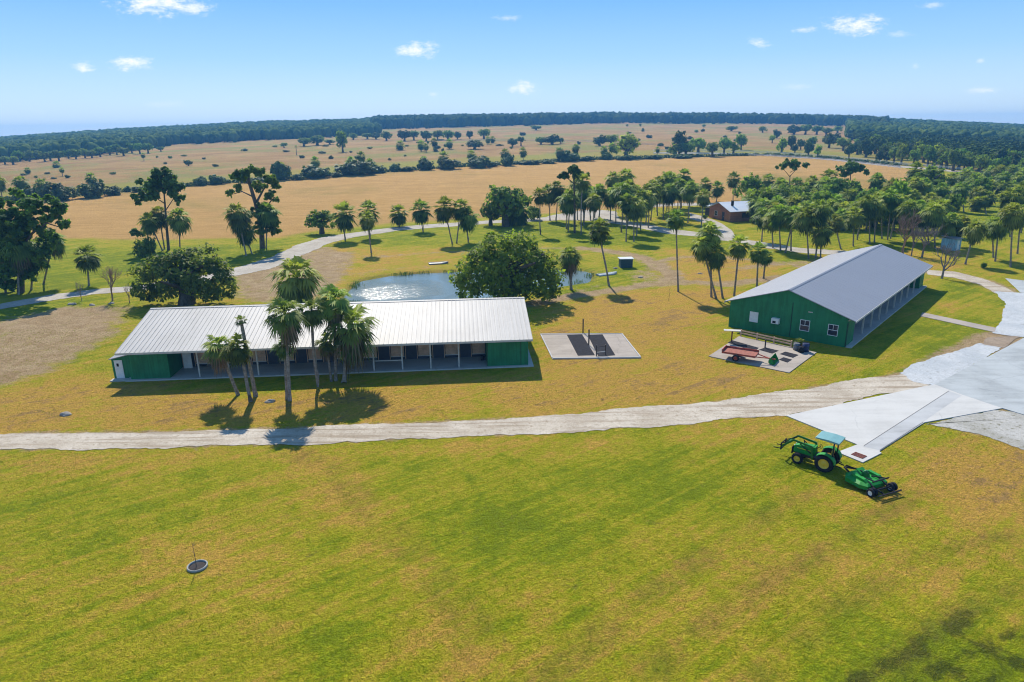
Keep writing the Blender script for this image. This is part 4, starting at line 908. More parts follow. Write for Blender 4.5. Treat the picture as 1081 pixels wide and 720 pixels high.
def window(parent,c,w,h,face,name='window',pane='glass',cross=True):
    """window on a wall whose outward normal is local -x (face 'x') or -y (face 'y')"""
    fr,pn=MB(),MB(); x,y,z=c; t=.05
    def bx(mb,a0,a1,z0,z1,d0,d1):
        if face=='x': mb.rng((x+d0,y+a0,z+z0),(x+d1,y+a1,z+z1))
        else: mb.rng((x+a0,y+d0,z+z0),(x+a1,y+d1,z+z1))
    bx(fr,-w/2,w/2,h/2-t,h/2,-.06,.0); bx(fr,-w/2,w/2,-h/2,-h/2+t,-.08,.0); bx(fr,-w/2,-w/2+t,-h/2+t,h/2-t,-.06,0); bx(fr,w/2-t,w/2,-h/2+t,h/2-t,-.06,0)
    if cross: bx(fr,-w/2+t,w/2-t,-.025,.025,-.05,0); bx(fr,-.02,.02,.025,h/2-t,-.045,0)
    o=fr.build(name,M['white'],parent); bx(pn,-w/2+t,w/2-t,-h/2+t,h/2-t,-.02,-.004); pn.build('pane',M[pane],o); return o
# --- stable with white roof
eL,eR=V(121,373,3.0),V(562.5,358,3.0); dd=eR-eL; LL=dd.length; ang=math.atan2(dd.y,dd.x)
WB,ZE,ZR=17.0,3.0,5.0
st=thing('stable',(eL.x,eL.y,0),'long green stable with white ribbed metal roof and open front','stable',ang)
gable_roof(LL,WB,ZE,ZR,M['roofw'],st,ribs=.42)
x0,x1=.55,LL-.35; FY=.95; RY=4.0
px2x=lambda px:(V(px,390,0).x-eL.x)/math.cos(ang)
bl=4.1; br=LL-4.35
mb=MB(); mb.rng((x0-.4,FY-.35,0),(x1+.5,WB-.6,.12)); mb.build('floor_slab',M['slab'],st)
gable_wall(x0,WB,ZE,ZR,FY,WB-FY,M['siding'],st); gable_wall(x1-.12,WB,ZE,ZR,FY,WB-FY,M['siding'],st)
mb=MB(); mb.rng((x0+.13,FY,.13),(bl,FY+.12,2.86)); mb.rng((bl-.12,FY+.13,.13),(bl,RY,3.15)); mb.build('end_wall',M['siding'],st)
mb=MB(); mb.rng((br,FY,.13),(x1-.13,FY+.12,2.86)); mb.rng((br,FY+.13,.13),(br+.12,RY,3.15)); mb.build('end_wall',M['siding'],st)
mb=MB(); mb.rng((x0+.13,WB-FY-.12,.13),(x1-.13,WB-FY,2.86)); mb.build('rear_wall',M['siding'],st)
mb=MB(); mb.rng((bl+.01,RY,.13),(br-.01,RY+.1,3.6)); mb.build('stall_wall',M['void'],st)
mb=MB(); mb.rng((x0,FY-.021,2.80),(x1,FY+.1,2.92)); mb.build('beam',M['post'],st)
mb=MB(); mb.rng((br+.02,FY-.015,.14),(br+.10,FY-.002,2.78)); mb.build('trim',M['greend'],st)
mb=MB(); mb.rng((x1-.75,FY-.015,.14),(x1-.69,FY-.002,2.78)); mb.build('trim',M['greend'],st)
nb=11; bw=(br-bl)/nb
for i in range(nb):
    a=bl+i*bw
    if i>0:
        pm=MB(); pm.rng((a-.065,FY-.06,.13),(a+.065,FY+.07,2.795)); pm.build('post',M['post'],st)
    # door (dark, left half), plank stall front (right half)
    dm=MB(); dm.rng((a+.12,RY-.05,.14),(a+1.22,RY-.005,2.35)); dr=dm.build('stall_door',M['dkdoor'],st)
    hm=MB(); hm.rng((a+.06,RY-.08,.14),(a+.12,RY-.003,2.42)); hm.rng((a+1.22,RY-.08,.14),(a+1.28,RY-.003,2.42)); hm.rng((a+.06,RY-.08,2.42),(a+1.28,RY-.003,2.5)); hm.build('door_frame',M['wood'],dr)
    wm=MB()
    for k in range(6): z=.47+k*.19; wm.rng((a+1.36,RY-.06-(k%2)*.008,z),(a+bw-.06,RY-.006,z+.175))
    pn=wm.build('plank_panel',M['wood'],st)
    for zq in(1.64,.40): wf=MB(); wf.rng((a+1.32,RY-.09,zq),(a+bw-.04,RY-.004,zq+.07)); wf.build('panel_rail',M['post'],pn)
    lb=MB()
    for k in range(2): lb.rng((a+1.36,RY-.05,.145+k*.125),(a+bw-.06,RY-.006,.26+k*.125))
    lb.build('lower_boards',M['dkdoor'],pn)
rm=MB(); a=bl+7*bw; rm.rng((a+.07,FY-.02,1.02),(a+bw-.07,FY+.05,1.10)); rm.build('gate_rail',M['post'],st)
a=bl+.15
rm=MB(); rm.rng((a+.15,RY-.5,.14),(a+.95,RY-.44,2.3)); rm.build('open_door',M['white'],st)
rm=MB(); rm.rng((br-.55,RY-1.3,.13),(br-.12,RY-.85,.55)); rm.rng((br-.5,RY-1.25,.55),(br-.17,RY-.9,.6)); rm.build('feed_bin',M['black'],st)
# lean-to with white door at left end
lt=MB(); lw=1.75; y0=FY+.55; zz0,zz1=1.95,2.35
lt.add([(x0-lw,y0,0),(x0-.005,y0,0),(x0-.005,y0+2.2,0),(x0-lw,y0+2.2,0),(x0-lw,y0,zz0),(x0-.005,y0,zz1),(x0-.005,y0+2.2,zz1),(x0-lw,y0+2.2,zz0)],[(3,2,1,0),(4,5,6,7),(0,1,5,4),(1,2,6,5),(2,3,7,6),(3,0,4,7)])
lo=lt.build('lean_to',M['siding'],st)
lr=MB(); lr.add([(x0-lw-.15,y0-.2,zz0+.0),(x0+.02,y0-.2,zz1+.04),(x0+.02,y0+2.35,zz1+.04),(x0-lw-.15,y0+2.35,zz0+.0),(x0-lw-.15,y0-.2,zz0+.07),(x0+.02,y0-.2,zz1+.11),(x0+.02,y0+2.35,zz1+.11),(x0-lw-.15,y0+2.35,zz0+.07)],[(3,2,1,0),(4,5,6,7),(0,1,5,4),(1,2,6,5),(2,3,7,6),(3,0,4,7)]); lr.build('lean_to_roof',M['roofg'],lo)
ld=MB(); ld.rng((x0-lw+.22,y0-.05,.08),(x0-lw+.95,y0-.004,1.86)); ldo=ld.build('lean_to_door',M['white'],lo)
lg=MB(); lg.rng((x0-lw+.42,y0-.06,1.25),(x0-lw+.62,y0-.052,1.55)); lg.build('door_window',M['void'],ldo)
lst=MB(); lst.rng((x0-lw-.1,y0-.75,0),(x0+.1,y0-.08,.1)); lst.build('step',M['slab'],lo)
# --- right barn
A=V(903.5,339.5,3.0); U=Vector((.656,.755,0)).normalized(); rb_ang=math.atan2(U.y,U.x); LB2=37.2; WB2=13.9; ZR2=5.3
rb=thing('barn',(A.x,A.y,0),'large green barn with grey gable roof and shaded side colonnade','barn',rb_ang)
gable_roof(LB2,WB2,ZE,ZR2,M['roofg'],rb,ribs=.9,rib_h=.012)
X0,X1=.4,LB2-.4; FY2=.75; RY2=3.6
mb=MB(); mb.rng((X0+.02,FY2-.55,0),(X1-.02,WB2-.52,.12)); mb.build('floor_slab',M['slab'],rb)
gable_wall(X0,WB2,ZE,ZR2,FY2,WB2-.5,M['siding'],rb); gable_wall(X1-.12,WB2,ZE,ZR2,FY2,WB2-.5,M['siding'],rb)
mb=MB(); mb.rng((X0+.13,FY2,.13),(X0+2.5,FY2+.12,2.86)); mb.rng((X0+2.38,FY2+.13,.13),(X0+2.5,RY2,3.2)); mb.build('end_wall',M['siding'],rb)
mb=MB(); mb.rng((X1-2.6,FY2,.13),(X1-.13,FY2+.12,2.86)); mb.rng((X1-2.6,FY2+.13,.13),(X1-2.48,RY2,3.2)); mb.build('end_wall',M['siding'],rb)
mb=MB(); mb.rng((X0+.13,WB2-.62,.13),(X1-.13,WB2-.5,2.84)); mb.build('rear_wall',M['siding'],rb)
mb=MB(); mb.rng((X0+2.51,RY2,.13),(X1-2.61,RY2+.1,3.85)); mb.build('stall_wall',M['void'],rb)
mb=MB(); mb.rng((X0,FY2-.021,2.80),(X1,FY2+.1,2.92)); mb.build('beam',M['post'],rb)
nb2=9; b0,b1=X0+2.5,X1-2.6; bw2=(b1-b0)/nb2
for i in range(nb2):
    a=b0+i*bw2
    if i: 
        pm=MB(); pm.rng((a-.08,FY2-.06,.13),(a+.08,FY2+.09,2.795)); pm.build('post',M['post'],rb)
    dm=MB(); dm.rng((a+.2,RY2-.05,.14),(a+1.35,RY2-.005,2.3)); dr=dm.build('stall_door',M['dkdoor'],rb)
    hm=MB(); hm.rng((a+.12,RY2-.08,.14),(a+.2,RY2-.003,2.4)); hm.rng((a+1.35,RY2-.08,.14),(a+1.43,RY2-.003,2.4)); hm.build('door_frame',M['post'],dr)
    wm=MB()
    for k in range(8): wm.rng((a+1.5,RY2-.06-(k%2)*.01,.2+k*.26),(a+bw2-.1,RY2-.006,.2+k*.26+.245))
    wm.build('plank_panel',M['wood'],rb)
for k,(y,w,h,cr,pn) in enumerate([(10.55,.95,1.15,False,'white'),(8.05,.9,1.0,False,'white'),(5.0,1.0,1.2,True,'glass'),(2.15,1.0,1.2,True,'glass')]):
    if k!=1: window(rb,(X0,y,1.62),w,h,'x',pane=pn,cross=cr)
ac=MB(); ac.rng((X0-.45,7.65,1.35),(X0-.004,8.45,1.95)); aco=ac.build('air_conditioner',M['white'],rb)
ag=MB(); ag.rng((X0-.462,7.95,1.42),(X0-.452,8.3,1.68)); ag.build('fan_grille',M['void'],aco)
dn=MB(); dn.rng((X0-.05,6.42,.13),(X0-.004,6.5,3.9)); dn.build('drain_pipe',M['greend'],rb)
vt=MB(); vt.rng((X0-.06,4.35,3.1),(X0-.004,4.8,3.2)); vt.build('vent',M['post'],rb)
ct=MB(); ct.rng((X0-.03,FY2-.03,.1),(X0+.02,FY2+.1,2.6)); ct.build('corner_trim',M['greend'],rb)
# --- brick house
M['brick']=plain('brick',(152,88,60),.85,.25,4)
def brickmat():
    m,t,b,o=new_mat('brick_wall'); oc=t.new('ShaderNodeTexCoord').outputs['Object']; n=t.new('ShaderNodeTexBrick'); t.put(n.inputs[0],t.mapping(oc,(1,1,1),(R(90),0,0))); n.inputs['Scale'].default_value=3.2
    n.inputs['Color1'].default_value=lin((176,118,84)); n.inputs['Color2'].default_value=lin((148,94,66)); n.inputs['Mortar'].default_value=lin((170,150,130)); n.inputs['Mortar Size'].default_value=.012
    t.put(b.inputs['Base Color'],t.mix(t.math('MULTIPLY',t.ramp(t.noise(oc,.6,5),.4,.7),.4),n.outputs[0],lin((95,52,38)))); b.inputs['Roughness'].default_value=.85; return m
M['brickw']=brickmat()
hb=G(748.5,229.5); hr=G(770.5,234.5); dv=hr-hb; HW=dv.length; ha=math.atan2(dv.y,dv.x)
hs=thing('brick_house',(hb.x,hb.y,0),'brick house with pale metal gable roof among the palms','house',ha)
HL=13.5; hz0=2.6; hz1=4.15
mb=MB(); mb.add([(0,0,0),(HW,0,0),(HW,0,hz0),(HW/2,0,hz1),(0,0,hz0),(0,HL,0),(HW,HL,0),(HW,HL,hz0),(HW/2,HL,hz1),(0,HL,hz0)],[(0,1,2,3,4),(9,8,7,6,5),(0,4,9,5),(1,6,7,2)]); mb.build('wall',M['brickw'],hs)
mb=MB(); kk=(hz1-hz0)/(HW/2)
for sg in(-1,1):
    xe=-.7 if sg<0 else HW+.7; ze_=hz0-.7*kk
    mb.add([(xe,-.6,ze_+.05),(HW/2,-.6,hz1+.05),(HW/2,HL+.6,hz1+.05),(xe,HL+.6,ze_+.05),(xe,-.6,ze_+.17),(HW/2,-.6,hz1+.17),(HW/2,HL+.6,hz1+.17),(xe,HL+.6,ze_+.17)],[(0,1,2,3) if sg>0 else (3,2,1,0),(7,6,5,4) if sg>0 else (4,5,6,7),(0,4,5,1),(2,6,7,3),(3,7,4,0)])
mb.build('roof',M['roofs'],hs)
mb=MB(); mb.rng((HW*.62,-.05,.05),(HW*.62+1.0,-.004,2.1)); dh=mb.build('door',M['dkdoor'],hs); mb=MB(); mb.box((HW*.62+.88,-.08,1.0),(.06,.05,.1)); mb.build('handle',M['post'],dh)
window(hs,(HW*.33,0,1.45),1.3,1.2,'y')
mb=MB(); mb.rng((HW*.72,1.6,3.6),(HW*.72+.45,2.1,4.75)); mb.rng((HW*.72-.05,1.55,4.75),(HW*.72+.5,2.15,4.83)); mb.build('chimney',M['void'],hs)
cp=MB(); cp.rng((-4.6,.6,2.45),(-.02,7,2.6)); cpo=cp.build('carport_roof',M['roofs'],hs)
cw=MB(); cw.rng((-4.4,1.4,0),(-.03,6.8,2.44)); cw.build('carport_wall',M['dkdoor'],cpo)
wn=MB(); wn.rng((HW+.004,3.2,.9),(HW+.05,5.4,2.1)); wn.rng((HW+.004,7.2,.9),(HW+.05,9.0,2.1)); wn.build('side_window',M['glass'],hs)
# foundation shrubs and parked blue car by the house
bush(744,231,226.5,6,'oak','small dark shrub under the carport of the brick house',None,'shrubs by the brick house')
bush(783,231,226,9,'oak','dark shrub against the right wall of the brick house',None,'shrubs by the brick house')
# --- pale shed on right lawn
g=G(1006,265.5); sh=thing('garden_shed',g+Vector((.5,.5,0)),'small pale blue shed under the palms right of the barn','shed',R(30))
M['pblue']=siding('pale_blue_siding',(150,190,205)); 
mb=MB(); mb.rng((0,0,0),(2.4,3.0,2.3)); mb.build('wall',M['pblue'],sh)
mb=MB(); mb.add([(-.2,-.25,2.28),(2.65,-.25,2.28),(2.65,3.25,2.7),(-.2,3.25,2.7),(-.2,-.25,2.38),(2.65,-.25,2.38),(2.65,3.25,2.8),(-.2,3.25,2.8)],[(3,2,1,0),(4,5,6,7),(0,1,5,4),(1,2,6,5),(2,3,7,6),(3,0,4,7)]); mb.build('roof',M['roofg'],sh)
mb=MB(); mb.rng((.8,-.04,.1),(1.7,-.004,2.0)); dq=mb.build('door',M['white'],sh); mb=MB(); mb.box((1.6,-.06,1.0),(.06,.05,.1)); mb.build('handle',M['void'],dq); sh.scale=(.82,.82,.9)
# --- small dark box shed by the pond
g=G(655,283); bs=thing('box_shed',g,'small dark teal box shed with pale flat lid beside the pond','shed',R(3))
M['teal']=plain('teal_boards',(52,78,86),.7,.2); 
mb=MB(); mb.rng((0,0,.05),(2.0,1.5,1.45)); mb.rng((.1,.1,0),(1.9,1.4,.05)); mb.build('body',M['teal'],bs)
mb=MB(); mb.rng((-.18,-.2,1.452),(2.18,1.7,1.54)); mb.build('lid',M['roofs'],bs)
mb=MB(); mb.rng((.08,-.02,.5),(1.92,-.004,.54)); mb.rng((.08,-.02,.95),(1.92,-.004,.99)); mb.build('batten',M['greend'],bs)
# --- boats on the bank
M['alu']=plain('dull_aluminium',(178,182,182),.45,.2,metal=.3)
def boat(px,py,L,W_,rz,label,mat,flip=True):
    g=G(px,py); t=thing('rowing_boat',(g.x,g.y,g.z),label,'boat',rz,'boats on the pond bank'); mb=MB(); n=12; vs=[];fs=[]
    prof=[(-1,0),(-.92,.30),(-.45,.5),(0,.5),(.45,.5),(.92,.30),(1,0)]
    for i in range(n+1):
        s=i/n; x=(s-.5)*L; w=W_/2*(min(1,(1-s)*3.2)**.6 if s>.69 else 1.0)*(1 if s>.02 else .85); hh=.5+.12*s*s
        for a,b in prof: vs.append((x,a*w,.03+b*hh*1.0+(0 if b else 0)))
    k=len(prof)
    for i in range(n):
        for j in range(k-1): fs.append((i*k+j,(i+1)*k+j,(i+1)*k+j+1,i*k+j+1))
    fs.append(tuple(range(k))); mb.add(vs,fs,0,False); mb.build('hull',mat,t)
    kl=MB(); kl.rng((-L*.48,-.03,.3),(L*.3,.03,.345)); kl.build('keel',mat,t); return t
boat(641,290,3.6,1.25,R(25),'pale upturned aluminium boat on the grass beside the box shed',M['alu'])
boat(463,278.5,3.4,1.3,R(12),'grey upturned boat on the far bank of the pond',plain('grey_hull',(96,102,108),.5,.2))
# --- rocks
def rock(px,py,s,label,seed,rgb=(120,112,104)):
    import bmesh
    g=G(px,py); bm=bmesh.new(); bmesh.ops.create_icosphere(bm,subdivisions=3,radius=1); r=np.random.default_rng(seed); off=r.random(3)*50
    for v in bm.verts:
        k=.7+.6*float(vnoise(np.array(v.co.x*1.4+off[0]),np.array(v.co.y*1.4+v.co.z*1.1+off[1]),seed)); v.co=Vector((v.co.x*s*k,v.co.y*s*.8*k,max(-.1,v.co.z*s*.55*k)))
    me=bpy.data.meshes.new('rock'); bm.to_mesh(me); bm.free(); me.materials.append(M['rock']); return tag(link('rock',me,None,g),label,'rock','field rocks')
M['rock']=plain('field_stone',(150,142,130),.9,.3,4,bump=.5)
rock(69,438,.42,'flat pale rock in the dry grass at the left above the road',1); rock(76,321.5,.5,'dark rock at the foot of the smallest bare tree',2); rock(97,322.5,.4,'dark rock between the two bare trees by the driveway',3); rock(739,289,.35,'small dark rock in the sandy track junction',4); rock(118,320.5,.38,'dark rock at the foot of the brownish bare tree',5)
rock(285,424,.4,'small rock beside the straight palm before the stable',6); rock(650,283.5,.4,'stone beside the pale upturned boat',7); rock(676,293,.4,'stone in the grass right of the box shed',9)
# --- planted sapling with ring
M['ring']=plain('ring_stone',(150,152,146),.7,.15); M['mulch']=plain('mulch',(50,44,42),.95,.4,8)
g=G(208.5,598.5); tr=thing('tree_ring',g,'pale round planting ring with dark mulch on the near lawn','planting ring')
mb=MB(); mb.lathe([(.44,-.03),(.52,-.03),(.52,.10),(.48,.13),(.44,.10),(.44,-.03)],32); mb.build('rim',M['ring'],tr)
import bmesh as _b
mb=MB(); mb.lathe([(.0001,.06),(.2,.07),(.36,.055),(.438,.03)],24); mb.build('mulch',M['mulch'],tr)
def sapling(px,py,ty,label,seed,off=0):
    g=G(px,py); h=height_at(g,ty); t=thing('sapling',g,label,'sapling',0,'young saplings'); rr=random.Random(seed); mb=MB(); mb.tube([(0,0,0),(.01,0,h*.5),(-.02,.01,h)],[.022,.018,.006],6); 
    mb.build('stem',M['bark'],t); tw=MB()
    for i in range(9):
        z=h*rr.uniform(.45,.95); a=rr.uniform(0,6.28); l=rr.uniform(.12,.3); tw.tube([(0,0,z),(l*math.cos(a),l*math.sin(a),z+l*.8)],[.008,.003],4)
    tw.build('crown',M['barebrown'],t); return t
sapling(207.5,599,572,'thin leafless sapling in the pale planting ring',1); sapling(706,318,305,'thin sapling alone in the dry yard below the tall palm',2)
# --- wash rack pad at the right end of the stable
M['pipe']=plain('dark_pipe',(58,54,52),.6,.2)
sheet('wash_pad',[(583,379.5),(677,378.5),(657,352.5),(570,353)],.07,M['conc_pad'],'concrete wash pad at the right end of the stable',thick=.15)
def curb(a,b,w=.14):
    a,b=G(*a),G(*b); d=(b-a); return a,b
cb=MB()
for a,b in(((583.5,379),(676.5,378)),((676,377.6),(656.5,353)),((570.5,353.4),(656,353)),((583,378.6),(571,354))):
    a,b=G(*a),G(*b); cb.bar((a.x,a.y,.10),(b.x,b.y,.10),.12,.06)
tag(cb.build('kerb',M['conc_strip'],None),'low kerb round the wash pad','kerb',kind='structure')
def flat(name,pts,z,mat,label,cat,group=None,th=.02):
    w=[G(*p) for p in pts]; c=sum(w,Vector())/len(w); mb=MB(); mb.prism([(p.x-c.x,p.y-c.y) for p in w],0,th); o=mb.build(name,mat); o.location=(c.x,c.y,z); return tag(o,label,cat,group)
MG='black rubber mats on the concrete pads'
flat('rubber_mat',[(598.5,354.3),(614.5,353.8),(628,375.8),(610,376.2)],.071,M['black'],'left black rubber mat on the wash pad by the stable','mat',MG)
flat('rubber_mat',[(620.5,354.3),(636,353.8),(649.5,375.8),(631.5,377)],.071,M['black'],'right black rubber mat on the wash pad by the stable','mat',MG)
def hpost(px,py,ty,label,group,r=.07,cap=False):
    g=G(px,py); h=height_at(g,ty); mb=MB(); mb.tube([(0,0,0),(0,0,h-.03)],r,10); mb.lathe([(r,h-.03),(r*1.25,h-.03),(r*1.25,h),(0.0001,h+.03)],10); o=mb.build('hitching_post',M['pipe']); o.location=g; return tag(o,label,'post',group)
HPG='posts of the wash pad'
hpost(615.4,352,337,'rear dark post on the wash pad, tallest of three',HPG); hpost(621.5,365,348,'middle dark post on the wash pad',HPG)
g=G(629.5,376.5); tr_=thing('hitching_rack',(g.x,g.y,.07),'dark pipe rack with pale rail at the front of the wash pad','hitching rack',R(2))
mb=MB(); mb.tube([(0,0,0),(0,0,1.15)],.06,10); mb.build('post',M['pipe'],tr_); mb=MB(); mb.tube([(.95,.25,0),(.95,.25,1.1)],.05,10); mb.build('post',M['pipe'],tr_)
mb=MB(); mb.tube([(0,0,.95),(.95,.25,.95)],.04,8); mb.build('rail',M['pipe'],tr_); mb=MB(); mb.tube([(0,0,.38),(.95,.25,.38)],.04,8); mb.build('rail',M['post'],tr_)
# --- pad before the green barn
sheet('barn_pad',[(748,376.5),(780,355.5),(862,372.5),(833,394)],.07,M['conc_pad'],'concrete pad before the gable of the green barn',thick=.15)
for k,(pts,lab) in enumerate([([(768,362.5),(773,360),(801,368),(796,371.5)],'black mat behind the red trailer on the barn pad'),([(801,370),(808,367.5),(822,371),(815,374)],'black mat right of the small post on the barn pad'),([(823,374.5),(829,372),(843,375.5),(837,378.5)],'black mat nearest the potted plant on the barn pad'),([(822,380.5),(827,378),(836,380.5),(831,383.5)],'small black mat beside the green bucket')]):
    flat('rubber_mat',pts,.071,M['black'],lab,'mat',MG)
# hitching rail along the gable wall
def rail_thing(p0,p1,h,label,posts=3):
    a,b=G(*p0),G(*p1); d=b-a; L=d.length; t=thing('hitching_rail',(a.x,a.y,0.0),label,'rail',math.atan2(d.y,d.x)); 
    for i in range(posts): mb=MB(); x=.1+i*(L-.2)/(posts-1); mb.rng((x-.06,-.06,0),(x+.06,.06,h)); mb.build('post',M['wood'],t)
    for z in(h-.1,h*.5): mb=MB(); mb.rng((0,-.10,z-.07),(L,-.062,z+.07)); mb.build('board',M['wood'],t)
rail_thing((781,354.5),(836,367),.75,'weathered board rail in front of the green gable wall',4)
g=G(772,362); cn=thing('saddle_rack',(g.x,g.y,.07),'post with pale flat board on top at the rear of the barn pad','rack',R(-12)); mb=MB(); mb.tube([(0,0,0),(0,0,1.25)],.07,10); mb.build('post',M['rust'],cn); mb=MB(); mb.box((.0,.1,1.29),(1.7,.6,.06)); mb.build('board',M['post'],cn)
hpost(807.5,368,358.5,'small dark post in the middle of the barn pad','posts of the barn pad')
# red flatbed trailer
M['red']=plain('faded_red_paint',(165,70,52),.6,.3,3); M['deck']=plain('trailer_boards',(150,88,72),.85,.3,3)
a,b=G(763,377),G(799,382.5); d=b-a; tl=thing('flatbed_trailer',((a.x+b.x)/2,(a.y+b.y)/2,.07),'faded red flatbed trailer with single axle on the barn pad','trailer',math.atan2(d.y,d.x))
TL=d.length*.98
mb=MB()
for s in(-1,1): mb.rng((-TL/2,s*.72-.05,.58),(TL/2,s*.72+.05,.72))
for x in(-TL/2+.06,0,TL/2-.06): mb.rng((x-.05,-.66,.6),(x+.05,.66,.7))
mb.build('frame',M['red'],tl)
mb=MB()
for k in range(7): mb.rng((-TL/2+.02,-.78+k*.224,.723),(TL/2-.02,-.78+k*.224+.212,.768))
mb.build('deck',M['deck'],tl)
mb=MB(); mb.rng((-TL/2,-.80,.77),(-TL/2+.06,.80,1.0)); mb.rng((-TL/2+.06,.76,.77),(TL/2,.80,.95)); mb.build('side_board',M['red'],tl)
mb=MB(); mb.bar((TL/2-.02,.5,.62),(TL/2+1.15,0,.52),.08); mb.bar((TL/2-.02,-.5,.62),(TL/2+1.15,0,.52),.08); mb.bar((TL/2+1.0,0,.52),(TL/2+1.7,0,.5),.09); mb.build('drawbar',M['red'],tl)
mb=MB(); mb.tube([(TL/2+1.5,0,0),(TL/2+1.5,0,.6)],.035,8); mb.build('jack',M['pipe'],tl)
def wheel(parent,c,r,w,rim_mat,tyre_mat=None,rim=.58,lug=0):
    t=MB(); x,y,z=c; t.lathe([(r*rim,-w/2),(r*.9,-w/2),(r,-w*.36),(r,w*.36),(r*.9,w/2),(r*rim,w/2),(r*rim,-w/2)],28,c,'Y')
    if lug:
        for i in range(lug):
            a=2*math.pi*i/lug
            for s in(-1,1):
                aa=a+(0 if s<0 else math.pi/lug); p=Vector((x+math.cos(aa)*r,y+s*w*.22,z+math.sin(aa)*r)); q=Vector((x+math.cos(aa+.18)*r,y+s*.02,z+math.sin(aa+.18)*r)); t.bar(p,q,.05,.05)
    o=t.build('wheel',tyre_mat or M['black'],parent)
    h=MB(); h.lathe([(.0001,-w*.30),(r*rim*.35,-w*.34),(r*rim*.45,-w*.2),(r*rim*.85,-w*.22),(r*rim*1.0,-w*.42)],24,c,'Y'); h.lathe([(r*rim*1.0,w*.42),(r*rim*.85,w*.22),(r*rim*.45,w*.2),(r*rim*.35,w*.34),(.0001,w*.30)],24,c,'Y'); h.build('rim',rim_mat,o); return o
for s in(-1,1): wheel(tl,(-.2,s*.92,.34),.34,.2,M['red'])
mb=MB(); mb.tube([(-.2,-.85,.34),(-.2,.85,.34)],.045,8); mb.bar((-.2,.6,.34),(-.2,.6,.6),.08); mb.bar((-.2,-.6,.34),(-.2,-.6,.6),.08); mb.build('axle',M['pipe'],tl)
# green loader bucket
M['jdg']=plain('green_machine_paint',(30,136,52),.55,.22,3,spec=.3); M['jdy']=plain('yellow_rim_paint',(222,188,60),.5,.12); M['hoodg']=M['jdg']
g=G(811,385); d2=G(820,376)-g; bk=thing('loader_bucket',(g.x,g.y,.07),'bright green loader bucket lying on the barn pad','bucket',math.atan2(d2.y,d2.x))
mb=MB(); prof=[(0,-.62),(.02,.0)]
pts=[(.55,.02),(.15,.02),(.0,.12),(-.03,.32),(.06,.55),(.16,.68)]
for i in range(len(pts)-1):
    (xa,za),(xb,zb)=pts[i],pts[i+1]
    # the shell runs along local x; profile in local y-z
    nx,nz=(zb-za),-(xb-xa); l=math.hypot(nx,nz); nx,nz=nx/l*.03,nz/l*.03
    mb.add([(0,-xa,za),(1.7,-xa,za),(1.7,-xb,zb),(0,-xb,zb),(0,-xa-nx,za-nz),(1.7,-xa-nx,za-nz),(1.7,-xb-nx,zb-nz),(0,-xb-nx,zb-nz)],[(0,1,2,3),(7,6,5,4),(0,4,5,1),(2,6,7,3)])
mb.build('shell',M['jdg'],bk)
for x in(0,1.7):
    mb=MB(); vs=[(x-.015,-p[0],p[1]) for p in pts]+[(x+.015,-p[0],p[1]) for p in pts]; n=len(pts); mb.add(vs,[tuple(range(n)),tuple(range(2*n-1,n-1,-1))]+[(i,n+i,n+(i+1)%n,(i+1)%n) for i in range(n)]); mb.build('side_plate',M['jdg'],bk)
# barrels and a potted plant against the wall
M['bluebar']=plain('dark_blue_plastic',(34,44,84),.45,.15); M['greybar']=plain('grey_drum',(104,106,112),.5,.2)
def drum(px,py,r,h,mat,label):
    g=G(px,py); t=thing('drum',(g.x,g.y,.07),label,'drum',0,'drums by the green gable'); mb=MB(); mb.lathe([(.0001,0),(r,0),(r,h*.3),(r*1.04,h*.32),(r,h*.34),(r,h*.65),(r*1.04,h*.67),(r,h*.69),(r,h),(r*.93,h)],20); mb.build('body',mat,t); mb=MB(); mb.lathe([(r*.93,h-.03),(.0001,h-.02)],20); mb.build('lid',mat,t)
drum(850,371.5,.34,.85,M['bluebar'],'dark blue drum at the right rear corner of the barn pad'); drum(840.5,370,.32,.75,M['greybar'],'grey drum left of the dark blue one by the gable')
drum(845.5,372.5,.28,.6,M['black'],'short black drum in front of the blue and grey ones')
g=G(843,368.5); pp=thing('potted_plant',(g.x,g.y,.0),'spiky potted plant behind the drums at the green gable','plant'); mb=MB(); mb.lathe([(.0001,0),(.2,0),(.27,.42),(.29,.42),(.29,.48),(.25,.48),(.24,.4)],18); mb.build('pot',M['rust'],pp); c=link('leaves',PC['sparse'][0],pp,(0,0,.75)); c.scale=(.62,.62,.62)
# ------------------------------------------------------------------ tractor and mower
ra=G(869,497.5); fa=G(843,489.8); 
dvv=Vector((fa.x-ra.x,fa.y-ra.y,0)); trz=math.atan2(dvv.y,dvv.x)
ux=Vector((math.cos(trz),math.sin(trz),0)); uy=Vector((-math.sin(trz),math.cos(trz),0))
org=Vector((ra.x,ra.y,0))-uy*.62      # rear axle centre on the ground
T=thing('tractor',org,'green tractor with front loader arms and pale blue canopy beside the concrete pad','tractor',trz)
M['canopy']=plain('canopy_blue',(112,158,160),.5,.1); M['seat']=plain('seat_yellow',(190,160,50),.6,.1); M['dgreen']=plain('loader_green',(24,104,42),.4,.15)
wb=1.75; RRr,FR=.60,.37
